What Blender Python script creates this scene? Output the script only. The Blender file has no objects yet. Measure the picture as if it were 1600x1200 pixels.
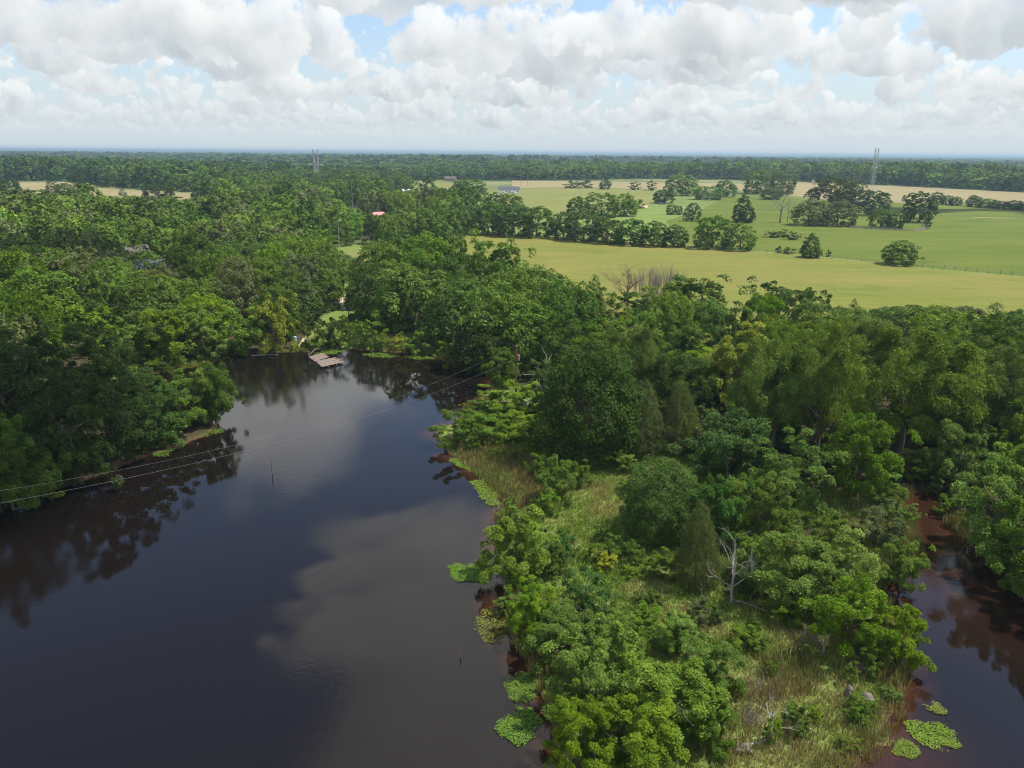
import bpy, bmesh, math, random
import numpy as np
from mathutils import Vector, Matrix
R = math.radians
scene = bpy.context.scene
COL = scene.collection

# ------------------------------------------------------------------ camera
CAM_H = 36.0
FPX = 1202.0                       # focal length in pixels of the 1600 px wide photograph
PITCH, ROLL = R(16.75), R(0.43)
cam_data = bpy.data.cameras.new('camera')
cam_data.sensor_fit = 'HORIZONTAL'
cam_data.sensor_width = 36.0
cam_data.lens = 36.0 * FPX / 1600.0
cam_data.clip_start = 0.5
cam_data.clip_end = 90000.0
cam = bpy.data.objects.new('camera', cam_data)
COL.objects.link(cam)
_f = Vector((0, math.cos(PITCH), -math.sin(PITCH)))
_r0 = Vector((1, 0, 0))
_u0 = _r0.cross(_f)
CR = (_r0 * math.cos(ROLL) + _u0 * math.sin(ROLL)).normalized()
CU = CR.cross(_f).normalized()
CF = _f
m = Matrix((CR, CU, -CF)).transposed().to_4x4()
m.translation = Vector((0, 0, CAM_H))
cam.matrix_world = m
scene.camera = cam

# ------------------------------------------------------------------ render settings
scene.view_settings.view_transform = 'Standard'
scene.view_settings.look = 'None'
scene.view_settings.exposure = 0.45
scene.view_settings.gamma = 1.0
scene.cycles.use_denoising = True
scene.cycles.filter_width = 1.05
scene.cycles.max_bounces = 6
scene.cycles.diffuse_bounces = 3
scene.cycles.glossy_bounces = 3
scene.cycles.transmission_bounces = 4
scene.cycles.volume_bounces = 0
scene.cycles.caustics_reflective = False
scene.cycles.caustics_refractive = False

# ------------------------------------------------------------------ node helpers
class NT:
    """small helper that adds nodes and joins them"""
    def __init__(self, tree):
        self.t = tree
    def n(self, typ, **kw):
        nd = self.t.nodes.new(typ)
        for k, v in kw.items():
            setattr(nd, k, v)
        return nd
    def put(self, sock, v):
        if isinstance(v, bpy.types.NodeSocket):
            self.t.links.new(v, sock)
        elif v is not None:
            sock.default_value = v
    def math(self, op, a, b=None, c=None, clamp=False):
        nd = self.n('ShaderNodeMath', operation=op, use_clamp=clamp)
        for i, v in enumerate((a, b, c)):
            if v is not None:
                self.put(nd.inputs[i], v)
        return nd.outputs[0]
    def vmath(self, op, a, b=None):
        nd = self.n('ShaderNodeVectorMath', operation=op)
        self.put(nd.inputs[0], a)
        if b is not None:
            if op == 'SCALE':
                self.put(nd.inputs[3], b)
            else:
                self.put(nd.inputs[1], b)
        return nd.outputs[0]
    def mix(self, f, a, b, blend='MIX'):
        nd = self.n('ShaderNodeMix', data_type='RGBA', blend_type=blend)
        self.put(nd.inputs[0], f)
        self.put(nd.inputs[6], a)
        self.put(nd.inputs[7], b)
        return nd.outputs[2]
    def noise(self, vec, scale, detail=3.0, rough=0.5, dim='3D', dist=0.0):
        nd = self.n('ShaderNodeTexNoise', noise_dimensions=dim)
        if vec is not None:
            self.put(nd.inputs['Vector'], vec)
        nd.inputs['Scale'].default_value = scale
        nd.inputs['Detail'].default_value = detail
        nd.inputs['Roughness'].default_value = rough
        nd.inputs['Distortion'].default_value = dist
        return nd.outputs[0]
    def maprange(self, v, a, b, c=0.0, d=1.0, smooth=False):
        nd = self.n('ShaderNodeMapRange', interpolation_type='SMOOTHSTEP' if smooth else 'LINEAR')
        self.put(nd.inputs[0], v)
        for i, x in enumerate((a, b, c, d)):
            self.put(nd.inputs[i + 1], x)
        return nd.outputs[0]

def rgb(r, g, b):
    return (r, g, b, 1.0)

# ------------------------------------------------------------------ sky: Nishita air with a layer of cumulus
SUN_EL, SUN_AZ = R(61), R(84)      # azimuth clockwise from the view direction (+Y)
world = bpy.data.worlds.new('World')
scene.world = world
world.use_nodes = True
world.node_tree.nodes.clear()
W = NT(world.node_tree)
sky = W.n('ShaderNodeTexSky', sky_type='NISHITA', sun_disc=False)
sky.sun_elevation = SUN_EL
sky.sun_rotation = SUN_AZ
sky.air_density = 1.0
sky.dust_density = 1.5
sky.ozone_density = 1.2
tc = W.n('ShaderNodeTexCoord')
sep = W.n('ShaderNodeSeparateXYZ')
W.put(sep.inputs[0], tc.outputs['Generated'])
dx, dy, dz = sep.outputs
zc = W.math('MAXIMUM', dz, 0.012)
px = W.math('DIVIDE', dx, zc)
py = W.math('DIVIDE', dy, zc)
SKY_SEED, HIGH_SEED = 41.2, 9.2
SKY_COV = 0.105
CLOUD_DARK, CLOUD_WHITE = rgb(0.40, 0.455, 0.495), rgb(1.0, 1.0, 0.985)

def over(acc, trans, col, dens):
    """composite a further slice behind those already gathered"""
    if acc is None:
        return W.vmath('SCALE', col, dens), W.math('SUBTRACT', 1.0, dens)
    acc = W.vmath('ADD', acc, W.vmath('SCALE', col, W.math('MULTIPLY', trans, dens)))
    return acc, W.math('MULTIPLY', trans, W.math('SUBTRACT', 1.0, dens))

# overhead part: level slices through the cloud layer
acc_c, trans = None, None
cov = W.math('ADD', W.maprange(dz, 0.30, 0.46, -0.05, 0.055, True), W.maprange(dz, 0.68, 0.80, 0.0, -0.16))
for i in range(5):
    t = i / 4
    h = 1.0 + 0.42 * t
    cmb = W.n('ShaderNodeCombineXYZ')
    W.put(cmb.inputs[0], W.math('MULTIPLY', px, h))
    W.put(cmb.inputs[1], W.math('MULTIPLY', py, h))
    cmb.inputs[2].default_value = HIGH_SEED + h * 1.0
    P = cmb.outputs[0]
    n = W.noise(P, 0.62, 8.0, 0.52)
    d0 = W.math('SUBTRACT', W.math('ADD', n, cov), 0.50 + 0.13 * t ** 1.6)
    dens = W.math('MULTIPLY', W.maprange(d0, 0.0, 0.035, 0.0, 1.0, True), 0.80)
    n2 = W.noise(W.vmath('ADD', P, (0.16 * math.sin(R(58)), 0.16 * math.cos(R(58)), 0.10)), 0.62, 4.0, 0.5)
    lit = W.maprange(W.math('SUBTRACT', n, n2), -0.07, 0.07, 0.0, 1.0)
    k = W.math('ADD', W.math('MULTIPLY', lit, 0.40), 0.48 * t + 0.1, clamp=True)
    acc_c, trans = over(acc_c, trans, W.mix(k, rgb(0.72, 0.77, 0.80), rgb(1.65, 1.62, 1.55)), dens)
accA, transA = acc_c, trans

# towards the horizon: upright slices at growing distance, cumulus seen from the side
acc_c, trans = None, None
hl = W.math('SQRT', W.math('ADD', W.math('MULTIPLY', dx, dx), W.math('MULTIPLY', dy, dy)))
ux, uy, tz = W.math('DIVIDE', dx, hl), W.math('DIVIDE', dy, hl), W.math('DIVIDE', dz, hl)
BASE, THICK = 0.95, 1.25
rng_ = [3.4, 4.4, 5.5, 6.8, 8.3, 10.2, 12.4, 15.2, 18.8, 23.5, 30.0, 39.0, 52.0, 72.0]
for i, r in enumerate(rng_):
    cmb = W.n('ShaderNodeCombineXYZ')
    W.put(cmb.inputs[0], W.math('MULTIPLY', ux, r))
    W.put(cmb.inputs[1], W.math('MULTIPLY', uy, r))
    z = W.math('MULTIPLY', tz, r)
    W.put(cmb.inputs[2], W.math('ADD', W.math('MULTIPLY', z, 0.85), SKY_SEED))
    P = cmb.outputs[0]
    n = W.noise(P, 0.98, 8.0, 0.56)
    BASE = 0.95 + 0.16 * math.sin(i * 2.4 + 1.0)
    foot = W.maprange(W.math('ADD', z, W.math('MULTIPLY', W.math('SUBTRACT', n, 0.5), 0.9)), BASE - 0.16, BASE + 0.20, 0.0, 1.0, True)
    up = W.maprange(z, BASE, BASE + THICK, 0.0, 1.0)
    d0 = W.math('ADD', W.math('SUBTRACT', n, 0.50 - SKY_COV), W.math('MULTIPLY', W.math('POWER', up, 1.3), -0.26))
    d0 = W.math('ADD', d0, W.math('MULTIPLY', W.math('SUBTRACT', foot, 1.0), 0.35))
    dens = W.math('MULTIPLY', W.maprange(d0, 0.0, 0.055, 0.0, 1.0, True), 0.88)
    n2 = W.noise(W.vmath('ADD', P, (0.12, 0.05, 0.18)), 0.98, 4.0, 0.5)
    lit = W.maprange(W.math('SUBTRACT', n, n2), -0.10, 0.09, 0.0, 1.0)
    edge = W.maprange(d0, 0.0, 0.20, 1.0, 0.0)
    k = W.math('ADD', W.math('MULTIPLY', lit, 0.52), W.math('MULTIPLY', edge, 0.16))
    k = W.math('ADD', k, W.math('MULTIPLY', W.maprange(z, BASE, BASE + 0.60, 0.05, 1.0), 0.44), clamp=True)
    col = W.mix(k, CLOUD_DARK, CLOUD_WHITE)
    col = W.mix(min(0.8, r / 75.0), col, rgb(0.63, 0.71, 0.75))     # far clouds fade into the air
    acc_c, trans = over(acc_c, trans, col, dens)
side = W.maprange(dz, 0.19, 0.27, 0.0, 1.0, True)
acc_c = W.mix(side, acc_c, accA)
trans = W.mix(side, trans, transA)
blue = W.vmath('SCALE', sky.outputs[0], 0.15)
blue = W.vmath('MULTIPLY', blue, (1.0, 1.12, 1.26))
blue = W.mix(W.math('ADD', W.maprange(dz, 0.0, 0.15, 0.74, 0.0), W.maprange(dz, 0.15, 0.6, 0.18, 0.0)), blue, rgb(0.66, 0.745, 0.79))   # milky air low in the sky
full = W.vmath('ADD', acc_c, W.vmath('SCALE', blue, trans))
hz = W.math('POWER', 2.718, W.math('MULTIPLY', W.math('MAXIMUM', dz, 0.0), -40.0))
full = W.mix(W.math('MULTIPLY', hz, 0.95), full, rgb(0.61, 0.69, 0.735))
bg = W.n('ShaderNodeBackground')
W.put(bg.inputs[0], full)
bg.inputs[1].default_value = 0.78
wo = W.n('ShaderNodeOutputWorld')
W.put(wo.inputs[0], bg.outputs[0])
world.cycles.sampling_method = 'MANUAL'
world.cycles.sample_map_resolution = 1024

# ------------------------------------------------------------------ sun
sun_data = bpy.data.lights.new('sun', 'SUN')
sun_data.energy = 5.0
sun_data.angle = R(0.53)
sun_data.color = (1.0, 0.955, 0.88)
sun = bpy.data.objects.new('sun', sun_data)
COL.objects.link(sun)
SUN_DIR = Vector((math.sin(SUN_AZ) * math.cos(SUN_EL), math.cos(SUN_AZ) * math.cos(SUN_EL), math.sin(SUN_EL)))
sun.rotation_euler = SUN_DIR.to_track_quat('Z', 'Y').to_euler()
sun.location = (0, 0, 200)

# ------------------------------------------------------------------ picking points on the ground from the photograph
def ray(px_, py_):
    return CF + CR * ((px_ - 800.0) / FPX) + CU * ((600.0 - py_) / FPX)
def at(px_, py_, z=0.6):
    d = ray(px_, py_)
    s = (z - CAM_H) / d.z
    return (d.x * s, d.y * s)
def to_px(x, y, z):
    v = Vector((x, y, z - CAM_H))
    w = v.dot(CF)
    return (800 + FPX * v.dot(CR) / w, 600 - FPX * v.dot(CU) / w)
def top_z(px_, py_, dist):
    """height at which the sight line through a pixel passes the ground distance dist"""
    d = ray(px_, py_)
    return CAM_H + d.z * dist / math.hypot(d.x, d.y)
RNG = np.random.default_rng(7)
random.seed(7)

# ------------------------------------------------------------------ tagging and mesh helpers
def tag(o, label=None, cat=None, group=None, kind=None):
    if label: o['label'] = label
    if cat: o['category'] = cat
    if group: o['group'] = group
    if kind: o['kind'] = kind
    return o
def link(o, parent=None):
    COL.objects.link(o)
    if parent is not None:
        o.parent = parent
    return o
def empty(name, loc=(0, 0, 0), rz=0.0):
    o = bpy.data.objects.new(name, None)
    o.empty_display_size = 0.5
    o.location = loc
    o.rotation_euler = (0, 0, rz)
    return link(o)
def np_mesh(name, verts, quads=None, tris=None, attrs=None, smooth=False):
    me = bpy.data.meshes.new(name)
    verts = np.asarray(verts, dtype=np.float32).reshape(-1, 3)
    nq = 0 if quads is None else len(quads)
    nt = 0 if tris is None else len(tris)
    me.vertices.add(len(verts))
    me.vertices.foreach_set('co', verts.ravel())
    idx = []
    if nq: idx.append(np.asarray(quads, dtype=np.int32).ravel())
    if nt: idx.append(np.asarray(tris, dtype=np.int32).ravel())
    idx = np.concatenate(idx)
    me.loops.add(len(idx))
    me.loops.foreach_set('vertex_index', idx)
    me.polygons.add(nq + nt)
    starts = np.concatenate([np.arange(nq) * 4, nq * 4 + np.arange(nt) * 3]).astype(np.int32)
    me.polygons.foreach_set('loop_start', starts)
    me.update(calc_edges=True)
    if smooth:
        me.polygons.foreach_set('use_smooth', np.ones(nq + nt, dtype=bool))
    for an, (dom, typ, data) in (attrs or {}).items():
        at_ = me.attributes.new(an, typ, dom)
        key = 'color' if typ == 'FLOAT_COLOR' else 'value'
        at_.data.foreach_set(key, np.asarray(data, dtype=np.float32).ravel())
    return me
def obj_from(name, me, mat=None, parent=None):
    o = bpy.data.objects.new(name, me)
    if mat is not None and not me.materials:
        me.materials.append(mat)
    return link(o, parent)
class MB:
    """collects boxes, bars, tubes and polygons and links them as ONE mesh object"""
    def __init__(self):
        self.v, self.f = [], []
    def box(self, c, s, rz=0.0, M=None):
        b = len(self.v)
        co, si = math.cos(rz), math.sin(rz)
        for dz_ in (-.5, .5):
            for dx_, dy_ in ((-.5, -.5), (.5, -.5), (.5, .5), (-.5, .5)):
                x, y, z = dx_ * s[0], dy_ * s[1], dz_ * s[2]
                p = Vector((c[0] + x * co - y * si, c[1] + x * si + y * co, c[2] + z))
                self.v.append(tuple(M @ p if M else p))
        for q in ((3, 2, 1, 0), (4, 5, 6, 7), (0, 1, 5, 4), (1, 2, 6, 5), (2, 3, 7, 6), (3, 0, 4, 7)):
            self.f.append(tuple(b + i for i in q))
        return self
    def tube(self, pts, radii, n=6, cap=True):
        pts = [Vector(p) for p in pts]
        b = len(self.v)
        ref = Vector((0.31, 0.17, 0.93))
        for i, p in enumerate(pts):
            d = (pts[min(i + 1, len(pts) - 1)] - pts[max(i - 1, 0)])
            if d.length < 1e-9: d = Vector((0, 0, 1))
            d.normalize()
            r_ = ref if abs(d.dot(ref)) < .97 else Vector((1, 0, 0))
            a = d.cross(r_).normalized(); c = d.cross(a)
            r = radii[i] if hasattr(radii, '__len__') else radii
            for k in range(n):
                t = 2 * math.pi * k / n
                self.v.append(tuple(p + (a * math.cos(t) + c * math.sin(t)) * r))
        for i in range(len(pts) - 1):
            for k in range(n):
                self.f.append((b + i * n + k, b + i * n + (k + 1) % n, b + (i + 1) * n + (k + 1) % n, b + (i + 1) * n + k))
        if cap:
            self.f.append(tuple(b + k for k in range(n))[::-1])
            self.f.append(tuple(b + (len(pts) - 1) * n + k for k in range(n)))
        return self
    def poly(self, pts):
        b = len(self.v)
        self.v += [tuple(p) for p in pts]
        self.f.append(tuple(range(b, b + len(pts))))
        return self
    def mesh(self, name, smooth=False):
        me = bpy.data.meshes.new(name)
        me.from_pydata(self.v, [], self.f)
        if smooth:
            me.polygons.foreach_set('use_smooth', [True] * len(me.polygons))
        me.update()
        return me
    def build(self, name, mat, parent=None, smooth=False):
        return obj_from(name, self.mesh(name, smooth), mat, parent)

# ------------------------------------------------------------------ materials
def new_mat(name):
    mt = bpy.data.materials.new(name)
    mt.use_nodes = True
    mt.node_tree.nodes.clear()
    N = NT(mt.node_tree)
    out = N.n('ShaderNodeOutputMaterial')
    return mt, N, out
def principled(N, col, rough=0.7, spec=0.3, normal=None, metal=0.0):
    p = N.n('ShaderNodeBsdfPrincipled')
    N.put(p.inputs['Base Color'], col)
    N.put(p.inputs['Roughness'], rough)
    p.inputs['Specular IOR Level'].default_value = spec
    p.inputs['Metallic'].default_value = metal
    if normal is not None:
        N.put(p.inputs['Normal'], normal)
    return p.outputs[0]
def bump(N, h, dist, strength=1.0):
    b = N.n('ShaderNodeBump')
    b.inputs['Strength'].default_value = strength
    b.inputs['Distance'].default_value = dist
    N.put(b.inputs['Height'], h)
    return b.outputs[0]
def simple(name, c1, c2, scale=3.0, rough=0.7, bumpd=0.0, spec=0.3, stretch=None):
    mt, N, out = new_mat(name)
    v = N.n('ShaderNodeTexCoord').outputs['Object']
    if stretch:
        v = N.vmath('MULTIPLY', v, stretch)
    f = N.maprange(N.noise(v, scale, 5.0, 0.6), 0.3, 0.7)
    nrm = bump(N, f, bumpd) if bumpd else None
    N.put(out.inputs[0], principled(N, N.mix(f, rgb(*c1), rgb(*c2)), rough, spec, nrm))
    return mt
def foliage(name, from_object=True, trans=0.30):
    mt, N, out = new_mat(name)
    if from_object:
        base = N.n('ShaderNodeObjectInfo').outputs['Color']
        rnd = N.n('ShaderNodeObjectInfo').outputs['Random']
    else:
        a = N.n('ShaderNodeAttribute', attribute_name='tint')
        base = a.outputs['Color']
        rnd = 0.5
    tone = N.n('ShaderNodeAttribute', attribute_name='tone').outputs['Fac']
    hsv = N.n('ShaderNodeHueSaturation')
    N.put(hsv.inputs['Hue'], N.math('ADD', 0.500, N.math('MULTIPLY', N.math('SUBTRACT', tone, 0.5), -0.03)))
    N.put(hsv.inputs['Saturation'], N.maprange(rnd, 0.0, 1.0, 0.90, 1.06))
    N.put(hsv.inputs['Value'], N.maprange(tone, 0.0, 1.0, 0.62, 1.42))
    N.put(hsv.inputs['Color'], base)
    col = hsv.outputs[0]
    p = principled(N, col, 0.6, 0.07)
    tr = N.n('ShaderNodeBsdfTranslucent')
    N.put(tr.inputs[0], N.mix(1.0, col, rgb(1.25, 1.15, 0.45), 'MULTIPLY'))
    ms = N.n('ShaderNodeMixShader')
    ms.inputs[0].default_value = trans
    N.put(ms.inputs[1], p)
    N.put(ms.inputs[2], tr.outputs[0])
    N.put(out.inputs[0], ms.outputs[0])
    return mt
M_LEAF = foliage('leaves')
M_LEAF_FAR = foliage('far_leaves', False, 0.22)
M_BARK = simple('bark', (.085, .065, .05), (.19, .155, .125), 6.0, 0.9, 0.02, 0.1, (1, 1, .25))
M_DEAD = simple('weathered_wood', (.15, .135, .12), (.38, .355, .325), 5.0, 0.85, 0.01, 0.15, (1, 1, .2))
M_TWIG = simple('grey_twigs', (.20, .165, .14), (.33, .285, .25), 2.0, 0.9, 0.0, 0.1)
M_BROWN_TWIG = simple('brown_twigs', (.15, .105, .08), (.26, .19, .14), 2.0, 0.9, 0.0, 0.1)
M_POLE = simple('pole_wood', (.09, .055, .04), (.18, .115, .08), 4.0, 0.9, 0.01, 0.1, (1, 1, .1))
M_PLANK = simple('weathered_planks', (.115, .085, .066), (.27, .215, .175), 5.0, 0.85, 0.01, 0.15, (.35, 3, 1))
M_STEEL = simple('galvanised_steel', (.33, .34, .33), (.48, .485, .47), 1.0, 0.5, 0.0, 0.5)
M_WIRE = simple('wire', (.13, .13, .128), (.18, .18, .178), 1.0, 0.7, 0.0, 0.1)
M_WHITE = simple('white_paint', (.66, .66, .64), (.80, .80, .78), 0.8, 0.6)
M_GREYROOF = simple('grey_shingles', (.050, .053, .062), (.095, .10, .112), 3.0, 0.85)
M_TANROOF = simple('weathered_shingles', (.085, .072, .062), (.14, .12, .105), 3.0, 0.85)
M_REDROOF = simple('faded_red_metal', (.48, .13, .12), (.60, .20, .185), 0.8, 0.5, 0.0, 0.4)
M_BRICK = simple('tan_brick', (.25, .16, .12), (.37, .26, .19), 4.0, 0.85)
M_GLASS = simple('dark_window_glass', (.02, .025, .03), (.04, .045, .05), 1.0, 0.1, 0.0, 0.6)
M_TYRE = simple('tyre_rubber', (.015, .015, .015), (.03, .03, .03), 3.0, 0.8)
M_FENCE = simple('grey_boards', (.17, .155, .145), (.32, .30, .285), 2.0, 0.9)
M_CAR_BLUE = simple('blue_car_paint', (.06, .11, .20), (.08, .13, .23), 1.0, 0.3, 0.0, 0.6)
M_TAR = simple('transformer_steel', (.22, .12, .095), (.30, .17, .13), 2.0, 0.7)
M_BLUE = simple('pale_blue_plastic', (.25, .45, .62), (.32, .52, .68), 2.0, 0.5)
M_CERAMIC = simple('insulator_ceramic', (.35, .22, .16), (.42, .28, .2), 2.0, 0.3, 0.0, 0.5)

# ------------------------------------------------------------------ ponds: outlines and signed distance to the shore
POND_MAIN_PX = [(-420, 990), (-160, 850), (0, 795), (80, 772), (150, 742), (230, 712), (295, 690), (345, 668), (340, 650), (290, 632),
    (235, 606), (205, 588), (222, 576), (262, 573), (325, 566), (345, 556), (420, 553), (470, 549), (520, 545), (565, 546),
    (640, 553), (700, 560), (745, 572), (768, 587), (772, 606), (750, 632), (715, 655), (684, 672), (690, 692), (715, 716),
    (742, 738), (770, 765), (786, 792), (780, 830), (772, 870), (776, 902), (790, 938), (800, 975), (815, 1015), (838, 1055),
    (852, 1100), (858, 1160), (880, 1215), (960, 1270), (1100, 1300), (1250, 1260)]
POND_RIGHT_PX = [(1250, 1260), (1340, 1195), (1392, 1150), (1382, 1112), (1408, 1070), (1424, 1042), (1400, 1005), (1388, 968), (1392, 920), (1420, 880),
    (1440, 850), (1426, 818), (1414, 792), (1428, 777), (1455, 770), (1482, 782), (1496, 815), (1522, 858), (1570, 893), (1640, 915),
    (1800, 960), (2100, 1050)]
def pts_of(pxs):
    return [at(x, y, 0.0) for x, y in pxs]
pa, pb = pts_of(POND_MAIN_PX), pts_of(POND_RIGHT_PX)
POND = np.array(pa + pb[1:] + [(95, 20), (95, -60), (-150, -60), (-150, 30)])
def inside(poly, P):
    x, y = P[:, 0], P[:, 1]
    c = np.zeros(len(P), bool)
    j = len(poly) - 1
    for i in range(len(poly)):
        xi, yi = poly[i]; xj, yj = poly[j]
        cond = ((yi > y) != (yj > y))
        with np.errstate(divide='ignore', invalid='ignore'):
            xx = (xj - xi) * (y - yi) / (yj - yi) + xi
        c ^= cond & (x < xx)
        j = i
    return c
def seg_dist(poly, P, closed=True):
    d = np.full(len(P), 1e9)
    n = len(poly)
    for i in range(n if closed else n - 1):
        a, b = np.array(poly[i]), np.array(poly[(i + 1) % n])
        ab = b - a
        t = np.clip(((P - a) @ ab) / max(1e-9, ab @ ab), 0, 1)
        d = np.minimum(d, np.hypot(*(P - a - t[:, None] * ab).T))
    return d
def wob(P, k, s):
    x, y = P[:, 0] * k, P[:, 1] * k
    return (np.sin(x + 1.3 * np.sin(y * .7 + s)) + np.sin(y * 1.31 + 1.1 * np.sin(x * .83 + 2 * s)) + np.sin((x + y) * .71 + s)) / 3
def shore_sd(P):
    """positive on land, negative in the water"""
    P = np.asarray(P, dtype=float).reshape(-1, 2)
    out = np.full(len(P), 400.0)
    near = (np.abs(P[:, 0]) < 420) & (P[:, 1] > -350) & (P[:, 1] < 460)
    Q = P[near]
    if len(Q):
        d = seg_dist(POND, Q)
        s = np.where(inside(POND, Q), -d, d)
        out[near] = s + 0.9 * wob(Q, .55, .4) + 0.4 * wob(Q, 1.9, 2.2)
    return out
def land_z(P):
    sd = shore_sd(P)
    P = np.asarray(P, dtype=float).reshape(-1, 2)
    z = np.where(sd > 0, 0.03 + 0.57 * (1 - np.exp(-np.clip(sd, 0, 400) / 6.0)), np.maximum(sd * 0.22, -1.6))
    return z + np.where((sd > .5) & (sd < 40), 0.05 * wob(P, .9, 1.1) * np.clip(sd / 4, 0, 1) * np.clip((40 - sd) / 20, 0, 1), 0)
def gz(x, y):
    return float(land_z([(x, y)])[0])

# ------------------------------------------------------------------ ground: one sheet to the horizon
def axis(dense, lo, hi, grow=1.17, first=1.4):
    v = list(dense)
    s = first
    a = v[-1]
    while a < hi:
        s *= grow; a += s; v.append(a)
    s = first; a = v[0]
    while a > lo:
        s *= grow; a -= s; v.insert(0, a)
    return np.array(v)
gx = axis(np.arange(-112, 92, 1.25), -42000, 42000)
gy = axis(np.arange(22, 176, 1.25), -1200, 60000)
GX, GY = np.meshgrid(gx, gy)
GP = np.stack([GX.ravel(), GY.ravel()], 1)
GZ = land_z(GP)
GSD = shore_sd(GP)
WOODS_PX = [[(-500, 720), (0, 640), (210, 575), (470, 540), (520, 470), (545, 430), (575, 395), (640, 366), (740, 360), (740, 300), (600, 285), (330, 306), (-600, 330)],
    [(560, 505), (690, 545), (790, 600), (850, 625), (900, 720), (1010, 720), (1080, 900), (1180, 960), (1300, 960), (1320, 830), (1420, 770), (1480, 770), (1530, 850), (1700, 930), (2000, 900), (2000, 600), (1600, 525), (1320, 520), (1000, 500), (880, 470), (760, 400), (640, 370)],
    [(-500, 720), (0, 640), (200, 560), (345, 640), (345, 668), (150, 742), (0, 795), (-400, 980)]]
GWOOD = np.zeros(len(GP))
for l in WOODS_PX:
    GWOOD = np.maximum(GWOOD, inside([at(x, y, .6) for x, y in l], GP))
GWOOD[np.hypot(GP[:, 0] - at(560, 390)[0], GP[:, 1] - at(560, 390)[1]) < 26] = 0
nx, ny = len(gx), len(gy)
ii, jj = np.meshgrid(np.arange(nx - 1), np.arange(ny - 1))
q = (jj * nx + ii).ravel()
gq = np.stack([q, q + 1, q + nx + 1, q + nx], 1)
gm, N, out = new_mat('ground_cover')
pos = N.n('ShaderNodeNewGeometry').outputs['Position']
sdA = N.n('ShaderNodeAttribute', attribute_name='shore').outputs['Fac']
n1 = N.noise(pos, .09, 5, .6)
n2 = N.noise(pos, .9, 6, .65)
n3 = N.noise(pos, .004, 4, .6)
grass = N.mix(N.maprange(n1, .40, .60), rgb(.095, .165, .022), rgb(.175, .195, .050))
grass = N.mix(N.maprange(n2, .35, .7), grass, rgb(.13, .175, .04))
grass = N.mix(N.math('MULTIPLY', N.maprange(n2, .56, .68), 0.65), grass, rgb(.30, .25, .145))
far = N.mix(N.maprange(n3, .45, .6), rgb(.06, .095, .025), rgb(.20, .19, .08))
dist = N.n('ShaderNodeVectorMath', operation='LENGTH')
N.put(dist.inputs[0], pos)
grass = N.mix(N.maprange(dist.outputs['Value'], 500, 900), grass, far)
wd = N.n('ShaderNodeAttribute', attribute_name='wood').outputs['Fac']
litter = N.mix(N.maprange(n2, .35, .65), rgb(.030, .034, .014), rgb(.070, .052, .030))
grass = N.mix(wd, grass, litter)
mud = N.mix(n2, rgb(.055, .040, .022), rgb(.13, .085, .045))
col = N.mix(N.maprange(N.math('ADD', sdA, N.math('MULTIPLY', n2, 1.6)), .9, 2.0), mud, grass)
N.put(out.inputs[0], principled(N, col, .95, .1, bump(N, n2, .25)))
ground = obj_from('ground', np_mesh('ground', np.stack([GP[:, 0], GP[:, 1], GZ], 1), gq, None, {'shore': ('POINT', 'FLOAT', np.clip(GSD, -20, 60)), 'wood': ('POINT', 'FLOAT', GWOOD)}, True), gm)
tag(ground, kind='structure')

# ------------------------------------------------------------------ water
wx = np.concatenate([np.arange(-150, -112, 4.0), np.arange(-112, 92, 1.25), np.arange(92, 150, 4.0)])
wy = np.concatenate([np.arange(-60, 22, 4.0), np.arange(22, 150, 1.25)])
WX, WY = np.meshgrid(wx, wy)
WP = np.stack([WX.ravel(), WY.ravel()], 1)
ii, jj = np.meshgrid(np.arange(len(wx) - 1), np.arange(len(wy) - 1))
q = (jj * len(wx) + ii).ravel()
wq = np.stack([q, q + 1, q + len(wx) + 1, q + len(wx)], 1)
wsd = shore_sd(WP)
keep = wsd[wq].min(axis=1) < 1.5
wm, N, out = new_mat('pond_water')
pos = N.n('ShaderNodeNewGeometry').outputs['Position']
dep = N.n('ShaderNodeAttribute', attribute_name='depth').outputs['Fac']
shallow_r = N.n('ShaderNodeAttribute', attribute_name='creek').outputs['Fac']
nz = N.noise(pos, .35, 5, .6)
k = N.maprange(N.math('ADD', dep, N.math('MULTIPLY', N.math('SUBTRACT', nz, .5), 3.0)), .0, 2.8, 1.0, 0.0)
k = N.math('POWER', k, 1.6)
k = N.math('MAXIMUM', k, N.math('MULTIPLY', shallow_r, N.maprange(nz, .3, .7, .3, .75)))
deep = rgb(.0062, .0042, .0034)
col = N.mix(k, deep, rgb(.046, .0175, .0085))
patch = N.maprange(N.noise(N.vmath('MULTIPLY', pos, (1, .6, 1)), .045, 3, .5), .40, .62)
sw = N.vmath('MULTIPLY', pos, (1.0, 1.0, 1.0))
rip = N.noise(sw, 2.2, 3, .55, dist=.4)
fine = N.noise(N.vmath('MULTIPLY', pos, (1.0, 1.6, 1.0)), 5.5, 2, .5)
hgt = N.math('ADD', N.math('MULTIPLY', rip, .010), N.math('MULTIPLY', fine, .0035))
hgt = N.math('MULTIPLY', hgt, N.math('ADD', N.math('MULTIPLY', N.math('POWER', patch, 2.0), 1.5), .045))
nb = bump(N, hgt, 1.0)
p = N.n('ShaderNodeBsdfPrincipled')
N.put(p.inputs['Base Color'], col)
p.inputs['Roughness'].default_value = .012
p.inputs['IOR'].default_value = 1.36
p.inputs['Specular IOR Level'].default_value = .5
N.put(p.inputs['Normal'], nb)
N.put(out.inputs[0], p.outputs[0])
creek_x, creek_y = at(1445, 830, 0)
creek = np.clip(1.15 - np.hypot((WP[:, 0] - creek_x) / 16, (WP[:, 1] - creek_y) / 22), 0, 1)
bx_, by_ = at(1390, 1165, 0)
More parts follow.
